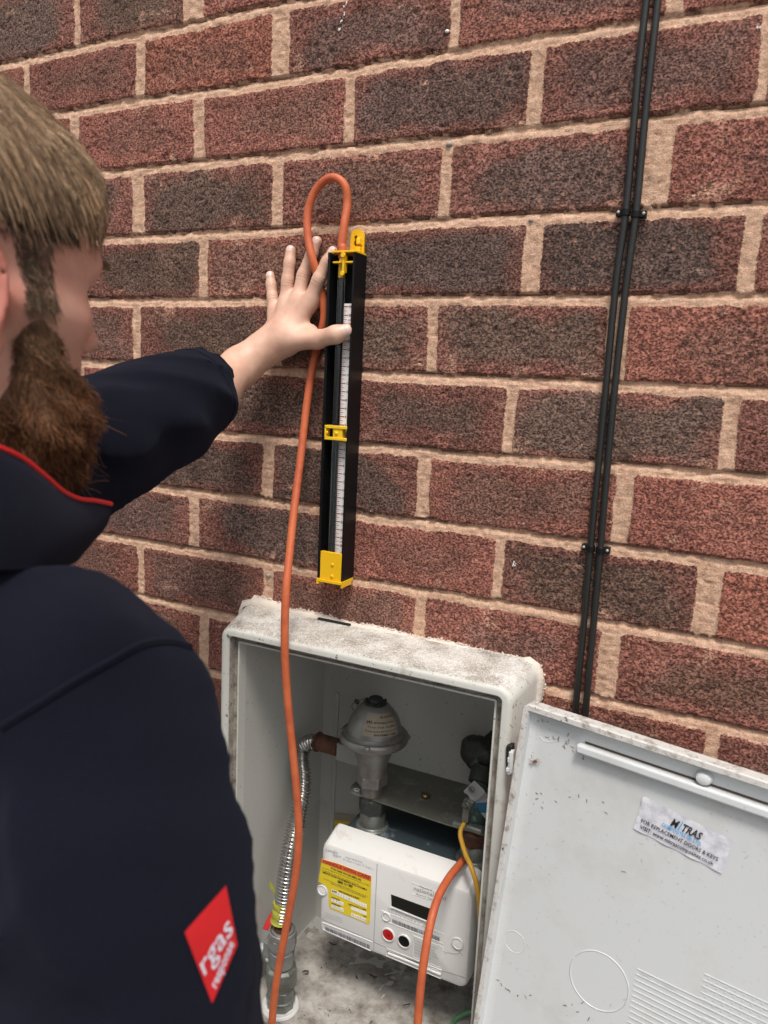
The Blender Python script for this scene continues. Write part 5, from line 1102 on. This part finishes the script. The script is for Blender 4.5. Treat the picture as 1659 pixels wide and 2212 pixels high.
# shoulder seam and sleeve fold ridges
def seam(pts, r_, name, m_):
    P_ = [onto(px, py, .0004) for px, py in pts]; P_ = [p for p in P_ if p is not None]
    if len(P_) > 3: b = MB(); b.tube(spline(P_, 4), r_, 8); return b.build(name, m_, jk, 60)
sp_ = spline([Vector((x, y, 0)) for x, y in ((2, 1568), (80, 1520), (160, 1470), (230, 1430), (300, 1392), (360, 1383), (412, 1396))], 6)
seam([(p.x, p.y) for p in sp_], .0016, 'shoulder_seam', fleece); seam([(p.x+3, p.y+7) for p in sp_], .0009, 'shoulder_seam', fleece)
# stitched hem of the cuff
ad = LA[-1]-LA[-2]; ad /= np.linalg.norm(ad); a1 = np.cross(ad, (0, 0, 1)); a1 /= np.linalg.norm(a1); a2 = np.cross(ad, a1)
for dist_, rr_ in ((.0030, .0016), (.022, .0007)):
    ring = []; c_r = LA[-1]-ad*dist_
    for t_ in np.linspace(0, 2*math.pi, 40):
        dr_ = Vector(a1*math.cos(t_)+a2*math.sin(t_)); h_ = bvh.ray_cast(Vector(c_r)+dr_*.12, -dr_)
        if h_[0] is not None: ring.append(h_[0]+dr_*.0003)
    if len(ring) > 20: b = MB(); b.tube(ring, rr_, 8); b.build('cuff_hem', fleece, jk, 60)
# badge on the sleeve: red diamond with white lettering
BC = [(484, 1913), (509, 2040), (455, 2166), (396, 2012)]
mbadge = mat('red_badge', (.52, .008, .012), .6); k = NT(mbadge); k.bump(k.noise(1500, 2, .5), .3, .0003); wbadge = mat('white_embroidery', (.62, .62, .72), .7)
def badge(u, v, off=.0014):        # u, v in 0..1; u towards the right corner, v towards the top corner
    t_ = (1-u)*(1-v), u*(1-v), u*v, (1-u)*v; cs_ = [BC[3], BC[2], BC[1], BC[0]]
    return onto(sum(a_*c[0] for a_, c in zip(t_, cs_)), sum(a_*c[1] for a_, c in zip(t_, cs_)), off)
b = MB(); N_ = 22; G = [[badge(i/N_, j/N_) for j in range(N_+1)] for i in range(N_+1)]
if all(p is not None for r_ in G for p in r_):
    vs = [p for r_ in G for p in r_]; b.add(vs, [(i*(N_+1)+j, (i+1)*(N_+1)+j, (i+1)*(N_+1)+j+1, i*(N_+1)+j+1) for i in range(N_) for j in range(N_)])
    def bl(s, u0, v0, w_, h_, bold, shear=0):
        vs_, fs_ = text2d(s, bold); mw_ = max(v[0] for v in vs_)
        pts = [onto(*tuple(BO+BU_*(u0+(x/mw_)*w_+y*h_*shear)+BVv*(v0+y*h_))) for x, y in vs_]
        pts = [p if p is not None else Vector((0, 0, -3)) for p in pts]; q_ = [p+(CV-p).normalized()*.0012 for p in pts]; b.add(q_, fs_, 1)
    BO = np.array([437., 2110.]); BU_ = np.array([64., -100.]); BVv = np.array([-23., -54.])
    bl('rgas', 0, 0, 1, 1, .008, 0.0); 
    BO = np.array([463., 2136.]); BU_ = np.array([40., -98.]); BVv = np.array([-18., -16.])
    bl('response', 0, 0, 1, 1, .02)
    o = b.build('sleeve_badge', [mbadge, wbadge], jk, 60, fix=False); o['label'] = 'red diamond badge with white lettering on the sleeve'
# stand-up collar
CT = [W(-170, 925, .40), W(-60, 945, .418), W(0, 968, .432), W(50, 992, .45), W(98, 1030, .47), W(135, 1062, .49), W(170, 1079, .515), W(205, 1083, .54), W(240, 1090, .565)]
CB = [W(-190, 1240, .40), W(-100, 1230, .405), W(-40, 1225, .415), W(10, 1225, .43), W(50, 1225, .445), W(85, 1225, .465), W(112, 1222, .49), W(135, 1212, .515), W(150, 1192, .54)]
ct_ = spline([Vector(p) for p in CT], 6); cb_ = spline([Vector(p) for p in CB], 6); b = MB(); NC = len(ct_)
def mirror_pt(p): q_ = toL(np.array(p)); q_[0] = -q_[0]; return Vector(toW(q_))
rows = []
for i in range(NC):
    a_, c_3 = ct_[i], cb_[i]; out = (a_-Vector(toW((0, -.02, -.1)))); out.z = 0; out.normalize(); row = []
    for t_ in np.linspace(0, 1, 9): row.append(a_.lerp(c_3, t_)+out*.006*math.sin(t_*math.pi)+out*.010*t_)
    rows.append(row+[p-out*.0035 for p in reversed(row)])
back = []
for t_ in (.25, .5, .75): back.append([p.lerp(mirror_pt(p), t_)+Vector((-_y*.060*math.sin(math.pi*t_))) for p in rows[0]])
rows = rows[::-1]+back+[[mirror_pt(p) for p in r_] for r_ in rows]
b.rings(rows, 0, True, True)
b.build('collar', fleece, jk, 60)
mp = mat('red_piping', (.60, .015, .02), .6); b = MB(); b.tube([r_[0]+Vector((0, 0, .0004)) for r_ in rows], .0017, 8); b.build('collar_piping', mp, jk, 60)
# trousers and boots (below the frame)
def f_leg(P): return smin(s_chain(P, [(.325, -.53, -1.30), (.325, -.53, -1.36)], [.135, .140], .04), smin(s_chain(P, [(.24, -.53, -1.36), (.24, -.52, -1.70), (.24, -.55, -2.02)], [.095, .072, .062], .03), s_chain(P, [(.41, -.53, -1.36), (.41, -.51, -1.70), (.41, -.54, -2.02)], [.095, .072, .062], .03), .03), .04)
tv, tq = surface(f_leg, (.05, -.75, -2.09), (.60, -.30, -1.10), .012); np_mesh('trousers', [(tv, tq, 0)], mat('dark_trousers', (.02, .022, .028), .9), person)
for x in (.24, .41):
    fb = lambda P, x=x: np.maximum(smin(s_ell(P, (x, -.46, -2.065), (.048, .12, .045)), s_ell(P, (x, -.56, -2.04), (.043, .055, .06)), .03), -(P[..., 2]+2.098)); tv, tq = surface(fb, (x-.08, -.66, -2.13), (x+.08, -.30, -1.94), .010); np_mesh('boot', [(tv, tq, 0)], mat('black_boot', (.015, .014, .013), .5), person)
